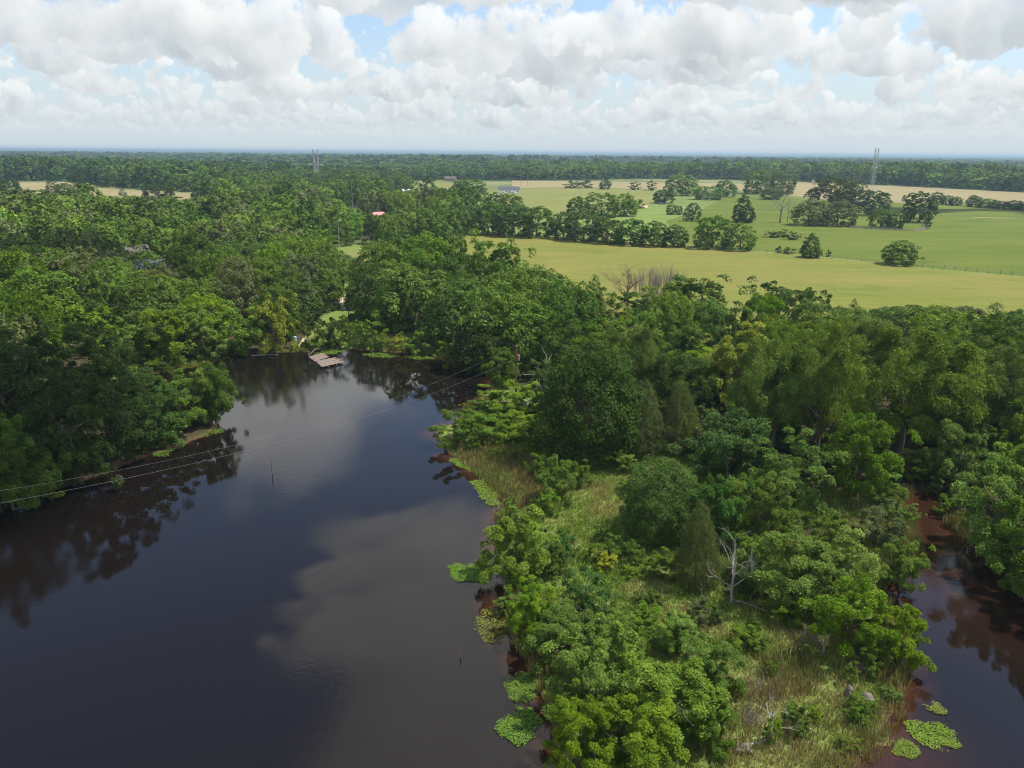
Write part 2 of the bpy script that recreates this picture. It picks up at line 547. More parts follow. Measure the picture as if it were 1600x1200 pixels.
creek = np.maximum(creek, .8 * np.clip(1.2 - np.hypot((WP[:, 0] - bx_) / 5.5, (WP[:, 1] - by_) / 6), 0, 1))
water = obj_from('water', np_mesh('water', np.stack([WP[:, 0], WP[:, 1], np.zeros(len(WP))], 1), wq[keep], None,
    {'depth': ('POINT', 'FLOAT', np.clip(-wsd * np.where(WP[:, 0] < -24, 4.0, 1.0), -2, 20)), 'creek': ('POINT', 'FLOAT', creek)}), wm)
tag(water, kind='structure')

# ------------------------------------------------------------------ fields: thin sheets on the flat land
def field_mat(name, c1, c2, c3, s=.02, streak=None):
    mt, N, out = new_mat(name)
    pos = N.n('ShaderNodeNewGeometry').outputs['Position']
    a = N.noise(N.vmath('MULTIPLY', pos, streak or (1, 1, 1)), s, 6, .62)
    b = N.noise(pos, s * 12, 4, .7)
    c = N.noise(pos, 1.1, 5, .7)
    col = N.mix(N.maprange(a, .38, .62), rgb(*c1), rgb(*c2))
    col = N.mix(N.math('MULTIPLY', N.maprange(b, .42, .66), .6), col, rgb(*c3))
    col = N.mix(N.maprange(c, .3, .75, .0, .5), col, N.mix(1.0, col, rgb(.62, .66, .55), 'MULTIPLY'))
    rowx = N.vmath('MULTIPLY', pos, (.07, .9, 1))
    st = N.noise(rowx, .55, 3, .6)
    col = N.mix(N.maprange(st,   .40, .62, .0, .5), col, N.mix(1.0, col, rgb(1.30, 1.22, 1.05), 'MULTIPLY'))
    wet = N.noise(pos, .028, 4, .6, dist=1.5)
    col = N.mix(N.maprange(wet, .56, .64, .0, .45), col, N.mix(1.0, col, rgb(.66, .80, .70), 'MULTIPLY'))
    N.put(out.inputs[0], principled(N, col, .95, .08, bump(N, c, .3)))
    return mt
M_MOWN = field_mat('mown_hay', (.130, .150, .026), (.178, .165, .046), (.150, .155, .035), .016, (1, 2.4, 1))
M_PASTURE = field_mat('green_pasture', (.078, .114, .014), (.120, .138, .024), (.095, .124, .018), .012, (.6, 2.2, 1))
M_HAY = field_mat('dry_hay', (.225, .190, .100), (.27, .22, .125), (.20, .18, .08), .006, (.5, 2, 1))
M_MEADOW = field_mat('pale_meadow', (.145, .165, .045), (.185, .180, .06), (.13, .155, .04), .006, (.5, 2, 1))
M_BARE = field_mat('bare_sand', (.40, .30, .20), (.50, .39, .27), (.34, .25, .16), .08)
FIELDS = []
def field(name, pxs, mat, dz_=0.02, kind='structure'):
    P = [at(x, y, .6) for x, y in pxs]
    # subdivide the outline and roughen it a little
    Q = []
    for i in range(len(P)):
        a, b = np.array(P[i]), np.array(P[(i + 1) % len(P)])
        n = max(1, int(np.hypot(*(b - a)) / 25))
        for k in range(n):
            Q.append(a + (b - a) * k / n)
    Q = np.array(Q)
    o = MB().poly([(x, y, .6 + dz_) for x, y in Q])
    me = o.mesh(name)
    bm = bmesh.new(); bm.from_mesh(me)
    bmesh.ops.triangulate(bm, faces=bm.faces[:])
    for f in bm.faces:
        if f.normal.z < 0: f.normal_flip()
    bm.to_mesh(me); bm.free()
    FIELDS.append(np.array(P))
    return tag(obj_from(name, me, mat), kind=kind)
field('mown_field', [(640, 362), (730, 364), (900, 372), (1075, 384), (1190, 394), (1300, 404), (1440, 419), (1600, 433), (1900, 462),
    (1900, 600), (1600, 540), (1300, 530), (1010, 510), (880, 480), (760, 410)], M_MOWN, .024)
field('pasture', [(1062, 381), (1190, 392.5), (1300, 402.5), (1440, 417.5), (1600, 431.5), (1900, 460), (1900, 335), (1600, 322), (1500, 319), (1320, 316), (1215, 306),
    (1130, 309), (1092, 330), (1040, 345)], M_PASTURE, .024)
field('hay_field', [(1235, 284), (1300, 288), (1420, 292), (1700, 306), (1900, 318), (1900, 333), (1600, 320.5), (1500, 317.5), (1320, 314), (1215, 304), (1228, 292)], M_HAY, .03)
field('meadow', [(745, 300), (800, 296), (905, 294), (1030, 297), (1030, 318), (960, 330), (880, 336), (815, 330)], M_MEADOW, .03)
field('hay_strip', [(800, 282), (1000, 284), (1175, 288), (1225, 289), (1215, 298), (1030, 296), (905, 292.5), (800, 294)], M_HAY, .03)
field('west_field', [(28, 285), (112, 285), (150, 294), (240, 300), (330, 303.5), (335, 309), (200, 317), (130, 330), (40, 306)], M_HAY, .03)
field('garden_lawn', [(520, 400), (585, 384), (600, 398), (560, 412)], M_MEADOW, .03)
field('clearing', [(620, 289), (700, 285), (770, 300), (735, 325), (640, 306)], M_MEADOW, .034)
field('far_field', [(880, 268), (1010, 268), (1010, 271), (880, 271)], M_MEADOW, .03)
field('sandy_yard', [(522, 468), (548, 462), (556, 470), (552, 482), (534, 484), (519, 476)], M_BARE, .03)
field('bare_patch', [(1515, 339.6), (1580, 340.5), (1590, 341.3), (1530, 340.8)], M_HAY, .05)
field('farm_drive', [(984, 321.5), (1012, 321), (1012, 324.5), (986, 325)], M_BARE, .05)
pth = MB()
pp = [at(x, y, .3) for x, y in ((476, 549), (470, 541), (476, 530))]
ww = [.7, .5, .35]
for i in range(len(pp) - 1):
    a, b = Vector(pp[i] + (0,)), Vector(pp[i + 1] + (0,))
    n = Vector((-(b - a).y, (b - a).x, 0)).normalized()
    q4 = [a - n * ww[i], b - n * ww[i + 1], b + n * ww[i + 1], a + n * ww[i]]
    zz = [gz(v.x, v.y) + .06 for v in (a, b, b, a)]
    pth.poly([(v.x, v.y, z) for v, z in zip(q4, zz)][::-1])
tag(pth.build('path', M_BARE), kind='structure')

# ------------------------------------------------------------------ foliage meshes
def unit(v):
    return v / np.maximum(np.linalg.norm(v, axis=-1, keepdims=True), 1e-9)
def rdir(rng, n):
    return unit(rng.normal(size=(n, 3)))
def envelope(kind, d):
    """distance from the crown's centre to its outline in direction d (unit tree: 1 high, 1 wide); returns centre z and radii"""
    return {'elm': (.51, .44, .48), 'ash': (.52, .46, .47), 'oak': (.52, .46, .47), 'gum': (.51, .42, .49), 'willow': (.60, .50, .40), 'cedar': (.47, .40, .52),
            'shrub': (.42, .47, .52), 'cone': (.42, .42, .55)}[kind]
def crown_mesh(kind, seed, nb, ns, nl, leaf, floor=.12, jit=.62):
    rng = np.random.default_rng(seed)
    zc_, rxy, rz = envelope(kind, None)
    cs, rs = [], []
    tries = 0
    lump = [(rdir(rng, 1)[0], rng.uniform(-.30, .26)) for _ in range(9)]
    if kind in ('elm', 'ash', 'gum', 'shrub', 'willow'):
        rmax, zm, nl_, lr = {'elm': (.345, .38, 24, .150), 'ash': (.385, .40, 42, .124), 'oak': (.37, .42, 22, .145), 'gum': (.345, .36, 27, .115), 'shrub': (.37, .25, 18, .130), 'willow': (.40, .50, 28, .12)}[kind]
        limbs = []
        t_ = 0
        while len(limbs) < nl_ and t_ < 900:
            t_ += 1
            zt = rng.uniform(.10 if kind != 'willow' else .34, .90)
            prof = math.sqrt(max(0, 1 - ((zt - zm) / (1 - zm)) ** 2)) if zt > zm else (.78 + .22 * zt / zm if kind != 'willow' else .55 + .45 * zt / zm)
            ang = rng.uniform(0, 2 * math.pi)
            f = rng.uniform(.80, 1.12) if rng.random() < .78 else rng.uniform(0, .6)
            c = np.array([rmax * prof * f * math.cos(ang), rmax * prof * f * math.sin(ang), zt])
            r = lr * rng.uniform(.5, 1.45) * (1 - .35 * max(0, zt - .6))
            if any(np.linalg.norm((c - o) * (1, 1, .8)) < (r + q_) * .56 for o, q_ in limbs): continue
            limbs.append((c, r))
        per = max(3, nb // len(limbs))
        for c, r in limbs:
            for k in range(per):
                d = rdir(rng, 1)[0]
                d[2] = abs(d[2]) * .9 if rng.random() < .45 else d[2]
                sp_ = rng.uniform(.40, 1.25) if rng.random() < .84 else rng.uniform(1.2, 1.75)
                ax_ = unit(c - np.array([0, 0, .15]))
                da = d @ ax_
                q_ = c + ((d - ax_ * da) * .78 + ax_ * da * 1.55) * r * sp_
                q_[2] = min(max(q_[2], floor * rng.uniform(.6, 1.2)), 1.0)
                cs.append(q_); rs.append(r * rng.uniform(.22, .56))
    while kind in ('cedar', 'cone', 'oak') and len(cs) < nb and tries < nb * 40:
        tries += 1
        d = rdir(rng, 1)[0]
        if kind in ('oak', 'willow', 'gum') and d[2] < -.75: continue
        fr = rng.uniform(.60, 1.0) if rng.random() < .82 else rng.uniform(.2, .6)
        l = 1 + sum(a * max(0, d @ u) ** 4 for u, a in lump)
        c = np.array([d[0] * rxy * fr * l, d[1] * rxy * fr * l, zc_ + d[2] * rz * fr * l])
        if kind in ('cedar', 'cone'):
            t = (c[2] - .05) / .95
            w = (1 - t) ** (.62 if kind == 'cedar' else .8) * (.55 + .45 * min(1, t / .18))
            ang = rng.uniform(0, 2 * math.pi)
            c[2] = .05 + .95 * rng.random() ** 1.35
            t = (c[2] - .05) / .95
            w = .46 * (1 - t) ** .62 * min(1, .6 + t * 3)
            rr = w * math.sqrt(rng.uniform(.35, .9))
            c[0], c[1] = rr * math.cos(ang), rr * math.sin(ang)
        if kind in ('oak', 'gum', 'shrub'):
            rmax, zm = {'oak': (.44, .40), 'gum': (.41, .38), 'shrub': (.46, .30)}[kind]
            zt = rng.uniform(.06, .97)
            if zt > zm: prof = math.sqrt(max(0, 1 - ((zt - zm) / (1 - zm)) ** 2))
            else: prof = .74 + .26 * zt / zm
            ang = rng.uniform(0, 2 * math.pi)
            d = np.array([math.cos(ang), math.sin(ang), (zt - .5) * 1.2]); d /= np.linalg.norm(d)
            l = 1 + .9 * sum(a * max(0, d @ u) ** 4 for u, a in lump)
            rr = rmax * prof * l * (math.sqrt(rng.uniform(.55, 1)) if rng.random() < .8 else math.sqrt(rng.random()))
            c = np.array([rr * math.cos(ang), rr * math.sin(ang), zt * .92 * (1 + .35 * (l - 1))])
        if c[2] < floor: c[2] = floor + rng.uniform(0, .05)
        r = {'oak': rng.uniform(.055, .15), 'gum': rng.uniform(.06, .165), 'willow': rng.uniform(.10, .16), 'cedar': rng.uniform(.06, .10),
             'shrub': rng.uniform(.08, .19), 'cone': rng.uniform(.08, .13)}[kind]
        if any(np.linalg.norm((c - o) * (1, 1, .9)) < (r + q_) * .50 for o, q_ in zip(cs, rs)): continue
        cs.append(c); rs.append(r)
    cs, rs = np.array(cs), np.array(rs)
    n_ = len(cs)
    cen = np.array([0, 0, zc_ - .12])
    # sprays of leaves over every clump
    S = n_ * ns
    ci = np.repeat(np.arange(n_), ns)
    out_d = unit(cs[ci] - cen)
    upb = np.array([0, 0, {'elm': .25, 'ash': .3, 'oak': .3, 'gum': .3, 'willow': .15, 'cedar': .5, 'shrub': .45, 'cone': .4}[kind]])
    dd = unit(rdir(rng, S) + out_d * .65 + upb)
    flat = np.array([1, 1, {'elm': .95, 'ash': .85, 'gum': .82, 'oak': .85, 'willow': 1.15, 'cedar': 1.5, 'shrub': .8, 'cone': .8}[kind]])
    sp = cs[ci] + dd * rs[ci][:, None] * rng.uniform(.72, 1.08, (S, 1)) * flat
    sn = unit(dd * .75 + np.array([0, 0, .38]) + rdir(rng, S) * .28)
    tone_c = rng.uniform(-.14, .14, n_)[ci] + rng.normal(0, .13, S)
    L = S * nl
    si = np.repeat(np.arange(S), nl)
    N_ = sn[si]
    t1 = unit(np.cross(N_, rdir(rng, L)))
    t2 = np.cross(N_, t1)
    srad = {'elm': .05, 'ash': .046, 'oak': .046, 'gum': .054, 'willow': .06, 'cedar': .035, 'shrub': .055, 'cone': .045}[kind] * (1 if nl > 6 else 1.25 if nl > 3 else 1.5)
    rr = np.sqrt(rng.random((L, 1))) * srad
    off = t1 * rr
    base = sp[si] + off - N_ * (rr / srad) ** 2 * srad * .35 + N_ * rng.normal(0, srad * .18, (L, 1))
    ln = unit(N_ + rdir(rng, L) * (jit if kind != 'willow' else .8))
    ld = t1 + t2 * rng.normal(0, .6, (L, 1))
    if kind in ('willow',): ld = ld + np.array([0, 0, -.5])
    if kind == 'cedar': ld = ld + np.array([0, 0, .6])
    ld = unit(ld - ln * (ld * ln).sum(1, keepdims=True))
    lw = np.cross(ln, ld)
    asp = {'elm': .62, 'ash': .6, 'oak': .62, 'gum': .7, 'willow': .46, 'cedar': .42, 'shrub': .62, 'cone': .6}[kind]
    sz = leaf * rng.uniform(.5, 1.5, (L, 1))
    v0 = base - ld * sz * .5
    v2 = base + ld * sz * .5
    mid = base + ld * sz * .05
    v1 = mid + lw * sz * asp * .5 + ln * sz * .06
    v3 = mid - lw * sz * asp * .5 + ln * sz * .06
    V = np.stack([v0, v1, v2, v3], 1).reshape(-1, 3)
    V[:, 2] = np.maximum(V[:, 2], .012)
    F = np.arange(L * 4).reshape(-1, 4)
    tone = np.clip(.5 + tone_c[si] + rng.normal(0, .13, L), 0, 1)
    return np_mesh('crown', V, F, None, {'tone': ('FACE', 'FLOAT', tone)})
def branch_tubes(mb, rng, p, d, length, r, depth, bend=.25, kids=(3, 4), shrink=.62, up=.15, seg=5, nmin=4, spread=.8, droop=0.0):
    pts, rad = [p], [r]
    d = unit(np.array(d, float))
    for i in range(seg):
        d = unit(d + rng.normal(0, bend / seg * 1.6, 3) + np.array([0, 0, up / seg - droop * (i / seg) / seg]))
        p = p + d * length / seg
        pts.append(p)
        rad.append(max(.0006, r * (1 - .62 * (i + 1) / seg)))
    mb.tube(pts, rad, 6 if depth > 1 else nmin, cap=depth > 2)
    if depth <= 0: return
    n = int(rng.integers(kids[0], kids[1] + 1))
    for k in range(n):
        t = rng.uniform(.35, .98) if k else .97
        i = min(seg - 1, int(t * seg))
        q_ = pts[i] + (pts[i + 1] - pts[i]) * (t * seg - i)
        nd = unit(unit(pts[i + 1] - pts[i]) + unit(np.cross(pts[i + 1] - pts[i], rdir(rng, 1)[0])) * rng.uniform(.5, 1.1) * spread)
        branch_tubes(mb, rng, q_, nd, length * shrink * rng.uniform(.7, 1.15), rad[i] * .62, depth - 1, bend, kids, shrink, up, max(3, seg - 1), nmin, spread, droop)
def trunk_mesh(kind, seed):
    rng = np.random.default_rng(seed + 500)
    mb = MB()
    if kind in ('elm', 'ash', 'oak', 'gum', 'willow'):
        hgt = .46 if kind in ('ash', 'oak') else .42
        pts = [(0, 0, -.04), (0, 0, .0), (rng.normal(0, .006), rng.normal(0, .006), .10), (rng.normal(0, .012), rng.normal(0, .012), .22), (rng.normal(0, .02), rng.normal(0, .02), hgt)]
        mb.tube(pts, [.034, .028, .021, .018, .011], 8)
        for k in range(6):
            a = k * 1.05 + rng.uniform(0, .5)
            z = rng.uniform(.16, hgt)
            branch_tubes(mb, rng, np.array([0, 0, z]), (math.cos(a), math.sin(a), rng.uniform(.55, 1.3)), rng.uniform(.24, .36), .012, 1, .3, (2, 3), .6, .2, 4, 4)
    elif kind in ('cedar', 'cone'):
        mb.tube([(0, 0, -.03), (0, 0, .3), (0, 0, .9)], [.026, .018, .003], 6)
    else:
        for k in range(6):
            a = k * 1.05 + rng.uniform(0, .6)
            branch_tubes(mb, rng, np.array([.02 * math.cos(a), .02 * math.sin(a), -.03]), (math.cos(a) * .6, math.sin(a) * .6, 1), .55, .010, 1, .3, (2, 3), .6, .1, 4, 4)
    return mb.mesh('trunk', True)
LODS = {0: (150, 21, 14, .0190), 1: (100, 13, 9, .033), 2: (72, 9, 6, .056)}
KINDMUL = {'elm': 1.0, 'ash': 1.0, 'oak': 1.0, 'gum': 1.0, 'willow': .95, 'cedar': .8, 'shrub': 1.15, 'cone': 1.0}
VARS = {0: 4, 1: 4, 2: 3}
PROTO = {}
def proto(kind, lod, var):
    if kind == 'oak' and lod < 1: kind = 'ash'
    if kind == 'gum' and lod > 0: kind = 'elm'
    if kind == 'dome': kind = 'oak'
    key = (kind, lod, var)
    if key not in PROTO:
        nb, ns, nl, lf = LODS[lod]
        if kind == 'cedar': nb = int(nb * 1.5); ns = int(ns * .85)
        if kind == 'shrub': nb = int(nb * .6); 
        if kind == 'willow': nl = int(nl * 1.3)
        sd = sum(map(ord, kind)) * 31 + var * 7 + 3
        c = crown_mesh(kind, sd, nb, ns, nl, lf * KINDMUL[kind], {'elm': .06, 'ash': .08, 'oak': .09, 'gum': .07, 'willow': .2, 'cedar': .05, 'shrub': .06, 'cone': .05}[kind])
        c.materials.append(M_LEAF)
        t = trunk_mesh(kind, sd)
        t.materials.append(M_BARK)
        PROTO[key] = (c, t)
    return PROTO[key]
TONES = {'dark green': (.043, .080, .013), 'deep green': (.062, .118, .016), 'mid green': (.094, .160, .018), 'olive green': (.098, .156, .019),
         'light green': (.124, .205, .018), 'yellow-green': (.230, .260, .022), 'blue-green': (.066, .142, .027), 'olive-brown': (.070, .094, .020),
         'grey-green': (.118, .146, .048)}
KNAME = {'dome': 'broadleaf_tree', 'oak': 'broadleaf_tree', 'gum': 'broadleaf_tree', 'willow': 'feathery_tree', 'cedar': 'cedar_tree', 'shrub': 'shrub', 'cone': 'conical_tree'}
KCAT = {'dome': 'tree', 'oak': 'tree', 'gum': 'tree', 'willow': 'tree', 'cedar': 'tree', 'shrub': 'shrub', 'cone': 'tree'}
TREES = []                          # (x, y, crown radius, record)
def tree(kind, x, y, w, h, tone, label=None, group=None, auto=None, rz=None, sink=.0):
    D = math.hypot(x, y)
    lod = 0 if D < 125 else 1 if D < 270 else 2
    var = int(RNG.integers(0, VARS[lod]))
    c, t = proto(kind, lod, var)
    name = KNAME[kind]
    r = empty(name, (x, y, gz(x, y) - sink), RNG.uniform(0, 6.28) if rz is None else rz)
    r.scale = (w, w, h)
    tr = link(bpy.data.objects.new('trunk', t), r)
    cr = link(bpy.data.objects.new('crown', c), r)
    b = np.array(TONES[tone]) * RNG.uniform(.86, 1.16) * (1 + RNG.normal(0, 1, 3) * (.05, .03, .02))
    cr.color = (*b, 1)
    tag(r, label, KCAT[kind], group)
    TREES.append(dict(o=r, x=x, y=y, r=w / 2, w=w, h=h, kind=kind, tone=tone, label=label, auto=auto))
    return r
def tree_px(kind, bx, by, ty, wpx, tone, label=None, group='trees around the ponds', auto=None):
    """a tree whose foot is seen (or guessed) at pixel (bx, by), crown top at row ty, crown wpx pixels wide"""
    x, y = at(bx, by, .45)
    z0 = gz(x, y)
    D = math.hypot(x, y)
    s = Vector((x, y, z0 + 5 - CAM_H)).dot(CF)
    w = wpx * s / FPX * 1.06
    h = max(1.0, top_z(bx, ty + .12 * wpx * math.sin(PITCH), D + .18 * w) - z0)
    return tree(kind, x, y, w, h, tone, label, group, auto)

# ---- trees one can tell apart: kind, foot x, foot y, top y, width, tone, label
T = [
 # peninsula between the ponds
 ('dome', 915, 715, 512, 168, 'dark green', 'tall round dark green tree, the broadest on the grassy peninsula'),
 ('cedar', 1000, 712, 596, 86, 'olive-brown', 'olive-brown cedar close on the right of the round dark tree'),
 ('cedar', 1056, 706, 592, 86, 'olive-brown', 'second olive-brown cedar, farther from the round dark tree'),
 ('dome', 1028, 838, 705, 124, 'deep green', 'dense deep green round tree at the right edge of the grassy clearing'),
 ('gum', 1132, 770, 634, 140, 'blue-green', 'bright blue-green spreading tree in the middle of the peninsula'),
 ('oak', 1222, 810, 672, 140, 'mid green', 'mid green round tree right of the bright blue-green tree'),
 ('gum', 1122, 860, 742, 86, 'blue-green', 'small blue-green tree below the bright blue-green spreading tree'),
 ('oak', 1182, 846, 734, 96, 'olive green', 'olive green tree just above the tall bare snag on the peninsula'),
 ('cedar', 1085, 918, 782, 84, 'olive-brown', 'dark olive-brown cedar behind the tall bare snag on the peninsula'),
 ('gum', 1232, 950, 818, 140, 'light green', 'light green bushy tree right of the tall bare snag'),
 ('gum', 1300, 955, 826, 120, 'light green', 'light green tree between the bare snag and the reddish creek'),
 ('gum', 1180, 905, 830, 70, 'light green', 'small light green tree tucked beside the tall bare snag'),
 ('gum', 1318, 1020, 893, 118, 'light green', 'light green tree over the small forked bare snag'),
 ('gum', 1390, 1028, 922, 112, 'light green', 'light green tree leaning over the right pond at the peninsula shore'),
 ('gum', 1406, 916, 838, 76, 'light green', 'small light green tree at the waterside where the creek opens'),
 ('gum', 1338, 778, 634, 112, 'mid green', 'tall layered tree left of the fork-trunked olive tree'),
 ('gum', 1290, 880, 796, 80, 'mid green', 'low mid green tree above the light green bushes near the creek'),
 ('shrub', 1372, 850, 778, 80, 'grey-green', 'grey-green bush on the creek bank with dry grass'),
 ('willow', 1205, 716, 520, 130, 'olive green', 'feathery olive tree right of the yellow-green crown'),
 ('willow', 1275, 724, 505, 140, 'olive green', 'tall feathery olive tree behind the layered green tree'),
 ('gum', 1240, 690, 590, 100, 'deep green', 'deep green tree under the tall feathery olive one'),
 ('willow', 1405, 706, 500, 190, 'olive green', 'broad feathery olive tree standing on a pale forked trunk'),
 ('gum', 1470, 700, 520, 110, 'mid green', 'mid green tree against the right side of the fork-trunked olive tree'),
 ('willow', 1528, 690, 530, 130, 'olive green', 'feathery olive tree toward the right edge, past the fork-trunked one'),
 ('willow', 1335, 640, 497, 120, 'olive green', 'feathery olive tree filling the gap behind the two tallest olive ones'),
 ('gum', 1300, 610, 515, 90, 'light green', 'light green tree in the wood just below the field edge row'),
 ('gum', 1450, 600, 500, 90, 'mid green', 'mid green tree in the wood behind the fork-trunked olive tree'),
 ('oak', 1590, 660, 492, 150, 'deep green', 'deep green tree with a bare lower trunk at the right edge of the photo'),
 ('gum', 1150, 640, 506, 120, 'yellow-green', 'yellow-green tree, the brightest crown on the wooded bank'),
 ('gum', 1110, 575, 515, 80, 'yellow-green', 'smaller yellow-green crown just behind the brightest one'),
 ('gum', 1065, 618, 538, 120, 'light green', 'light green tree left of the yellow-green crown'),
 ('oak', 1010, 612, 530, 100, 'deep green', 'deep green tree behind the two olive-brown cedars'),
 ('gum', 1215, 530, 437, 100, 'deep green', 'deep green tree standing alone at the hay field edge'),
 ('gum', 1268, 525, 450, 60, 'deep green', 'narrow deep green tree beside the one alone at the field edge'),
 ('gum', 1090, 520, 426, 120, 'mid green', 'mid green tree in front of the bare grey thicket, right side'),
 ('gum', 1040, 520, 432, 100, 'light green', 'light green tree in front of the bare grey thicket, left side'),
 ('cedar', 926, 525, 434, 52, 'deep green', 'slim deep green cedar left of the bare brownish tree'),
 ('oak', 1412, 545, 466, 120, 'deep green', 'deep green tree on the field edge behind the fork-trunked olive tree'),
 ('cedar', 1326, 540, 470, 40, 'deep green', 'slim dark tree top at the left end of the field edge row'),
 ('willow', 1490, 560, 468, 105, 'grey-green', 'grey-green feathery tree in the field edge row'),
 ('oak', 1365, 550, 476, 70, 'deep green', 'small deep green tree in the field edge row next to the slim one'),
 ('oak', 1560, 575, 484, 85, 'deep green', 'deep green tree toward the right end of the field edge row'),
 ('gum', 992, 500, 452, 74, 'deep green', 'deep green tree at the foot of the bare brownish tree'),
 ('gum', 970, 565, 490, 90, 'light green', 'light green tree below the bare brownish tree'),
 ('gum', 925, 590, 502, 110, 'mid green', 'mid green tree just behind the round dark tree'),
 # big wooded point at the head of the pond
 ('oak', 600, 478, 370, 100, 'olive green', 'olive green tree at the left end of the wooded point behind the pond'),
 ('oak', 664, 470, 360, 108, 'mid green', 'mid green tree on the skyline of the wooded point behind the pond'),
 ('gum', 725, 470, 362, 100, 'light green', 'light green tree nearest the hay field on the wooded point'),
 ('gum', 782, 480, 374, 96, 'mid green', 'mid green tree at the hay field corner'),
 ('oak', 838, 500, 412, 84, 'deep green', 'deep green tree stepping down along the hay field edge'),
 ('oak', 872, 520, 428, 66, 'deep green', 'deep green tree lowest of those stepping down along the field edge'),
 ('oak', 578, 508, 402, 78, 'deep green', 'deep green tree right of the sandy yard'),
 ('gum', 650, 522, 418, 125, 'light green', 'bright light green broad tree over the head of the pond'),
 ('oak', 712, 540, 425, 112, 'deep green', 'deep green tree over the right corner of the pond head'),
 ('oak', 775, 566, 432, 112, 'mid green', 'mid green tree leaning over the dark right corner of the pond'),
 ('oak', 822, 572, 462, 110, 'mid green', 'mid green tree straight behind the utility pole'),
 ('oak', 884, 586, 482, 100, 'deep green', 'deep green tree between the utility pole and the round dark tree'),
 ('oak', 750, 574, 486, 84, 'dark green', 'dark green low tree whose branches touch the pond corner'),
 ('oak', 612, 520, 440, 70, 'deep green', 'deep green tree under the bright light green broad tree'),
 ('gum', 782, 602, 540, 54, 'mid green', 'small mid green tree at the water left of the utility pole'),
 # north shore
 ('gum', 431, 548, 460, 66, 'yellow-green', 'yellow-green tree at the waterside left of the plank rafts'),
 ('gum', 377, 549, 472, 84, 'light green', 'light green tree left of the yellow-green waterside tree'),
 ('gum', 318, 556, 482, 88, 'light green', 'light green tree above the marshy left cove, right one'),
 ('gum', 262, 568, 474, 90, 'light green', 'light green tree above the marshy left cove, middle one'),
 ('gum', 212, 572, 500, 80, 'light green', 'light green tree above the marshy left cove, left one'),
 ('gum', 158, 548, 468, 96, 'light green', 'light green tree under the white snag in the left wood'),
 ('shrub', 487, 543, 490, 36, 'mid green', 'slim shrub on the bank by the plank rafts'),
 ('gum', 521, 541, 492, 46, 'deep green', 'small deep green tree straight behind the plank rafts'),
 ('shrub', 560, 541, 494, 46, 'light green', 'light green shrub on the bank right of the rafts'),
 ('shrub', 590, 545, 500, 40, 'light green', 'light green waterside shrub left of the right lily mat'),
 ('shrub', 652, 551, 512, 44, 'light green', 'light green shrub under the dark trees at the pond head'),
 ('shrub', 627, 548, 522, 40, 'yellow-green', 'yellow-green low shrub behind the right lily mat'),
 # point of trees on the left shore
 ('gum', 338, 656, 562, 70, 'mid green', 'mid green tree at the tip of the left shore point'),
 ('gum', 296, 664, 572, 100, 'mid green', 'mid green tree second from the tip of the left shore point'),
 ('oak', 246, 686, 580, 110, 'deep green', 'deep green tree along the middle of the left shore point'),
 ('oak', 190, 712, 575, 130, 'dark green', 'dark green tree where the left shore point joins the wood'),
 ('oak', 120, 745, 560, 150, 'dark green', 'dark green tall tree on the shaded left shore'),
 ('oak', 178, 640, 510, 140, 'dark green', 'dark green crown rising behind the left shore point'),
 ('oak', 92, 660, 500, 160, 'dark green', 'dark green crown deep in the shaded left wood'),
 ('gum', 20, 790, 642, 110, 'mid green', 'mid green tree at the left edge of the photo by the water'),
 ('gum', 60, 770, 690, 90, 'mid green', 'lower mid green tree beside the one at the left edge of the photo'),
 ('oak', 18, 690, 505, 150, 'dark green', 'dark green crown at the left edge of the photo'),
 ('oak', -60, 800, 600, 170, 'dark green', 'dark green tree half cut off by the left edge of the photo'),
 # lower peninsula
 ('gum', 806, 900, 792, 116, 'light green', 'light green tree at the waterside beside the round lily mat'),
 ('gum', 858, 893, 838, 56, 'mid green', 'small mid green tree behind the one beside the round lily mat'),
 ('gum', 832, 990, 906, 86, 'light green', 'light green tree below the one beside the round lily mat'),
 ('oak', 918, 978, 884, 100, 'blue-green', 'dark blue-green tree on the lower peninsula'),
 ('gum', 925, 1110, 962, 150, 'light green', 'large light green tree below the dark blue-green tree'),
 ('gum', 1042, 1140, 1004, 176, 'light green', 'large yellowish light green tree, the widest at the foot of the photo'),
 ('gum', 985, 1200, 1072, 150, 'light green', 'light green tree at the bottom of the photo above dark water'),
 ('gum', 900, 1195, 1080, 100, 'light green', 'light green tree at the bottom over the water, left one'),
 ('gum', 1105, 1075, 985, 96, 'mid green', 'mid green round tree at the edge of the brown grass'),
 ('gum', 1052, 1015, 948, 80, 'light green', 'light green tree right of the dark blue-green tree'),
 ('gum', 975, 1030, 958, 80, 'light green', 'light green tree close below the dark blue-green tree'),
 ('gum', 1110, 1170, 1085, 80, 'mid green', 'mid green tree beside the bare snag in the brown grass'),
 # right bank
 ('gum', 1556, 860, 690, 150, 'light green', 'large light green tree on the far bank of the right pond'),
 ('gum', 1600, 905, 764, 130, 'mid green', 'mid green tree at the waterside on the right edge of the photo'),
 ('gum', 1492, 760, 652, 96, 'olive green', 'olive green tree over the mouth of the reddish creek'),
 ('gum', 1600, 800, 672, 120, 'light green', 'light green tree at the right edge behind the large waterside one'),
 ('gum', 1548, 730, 660, 66, 'mid green', 'small mid green tree behind the creek mouth'),
 ('gum', 1660, 960, 800, 160, 'mid green', 'mid green tree cut off by the right edge of the photo'),
]
for a in T:
    tree_px(*a)
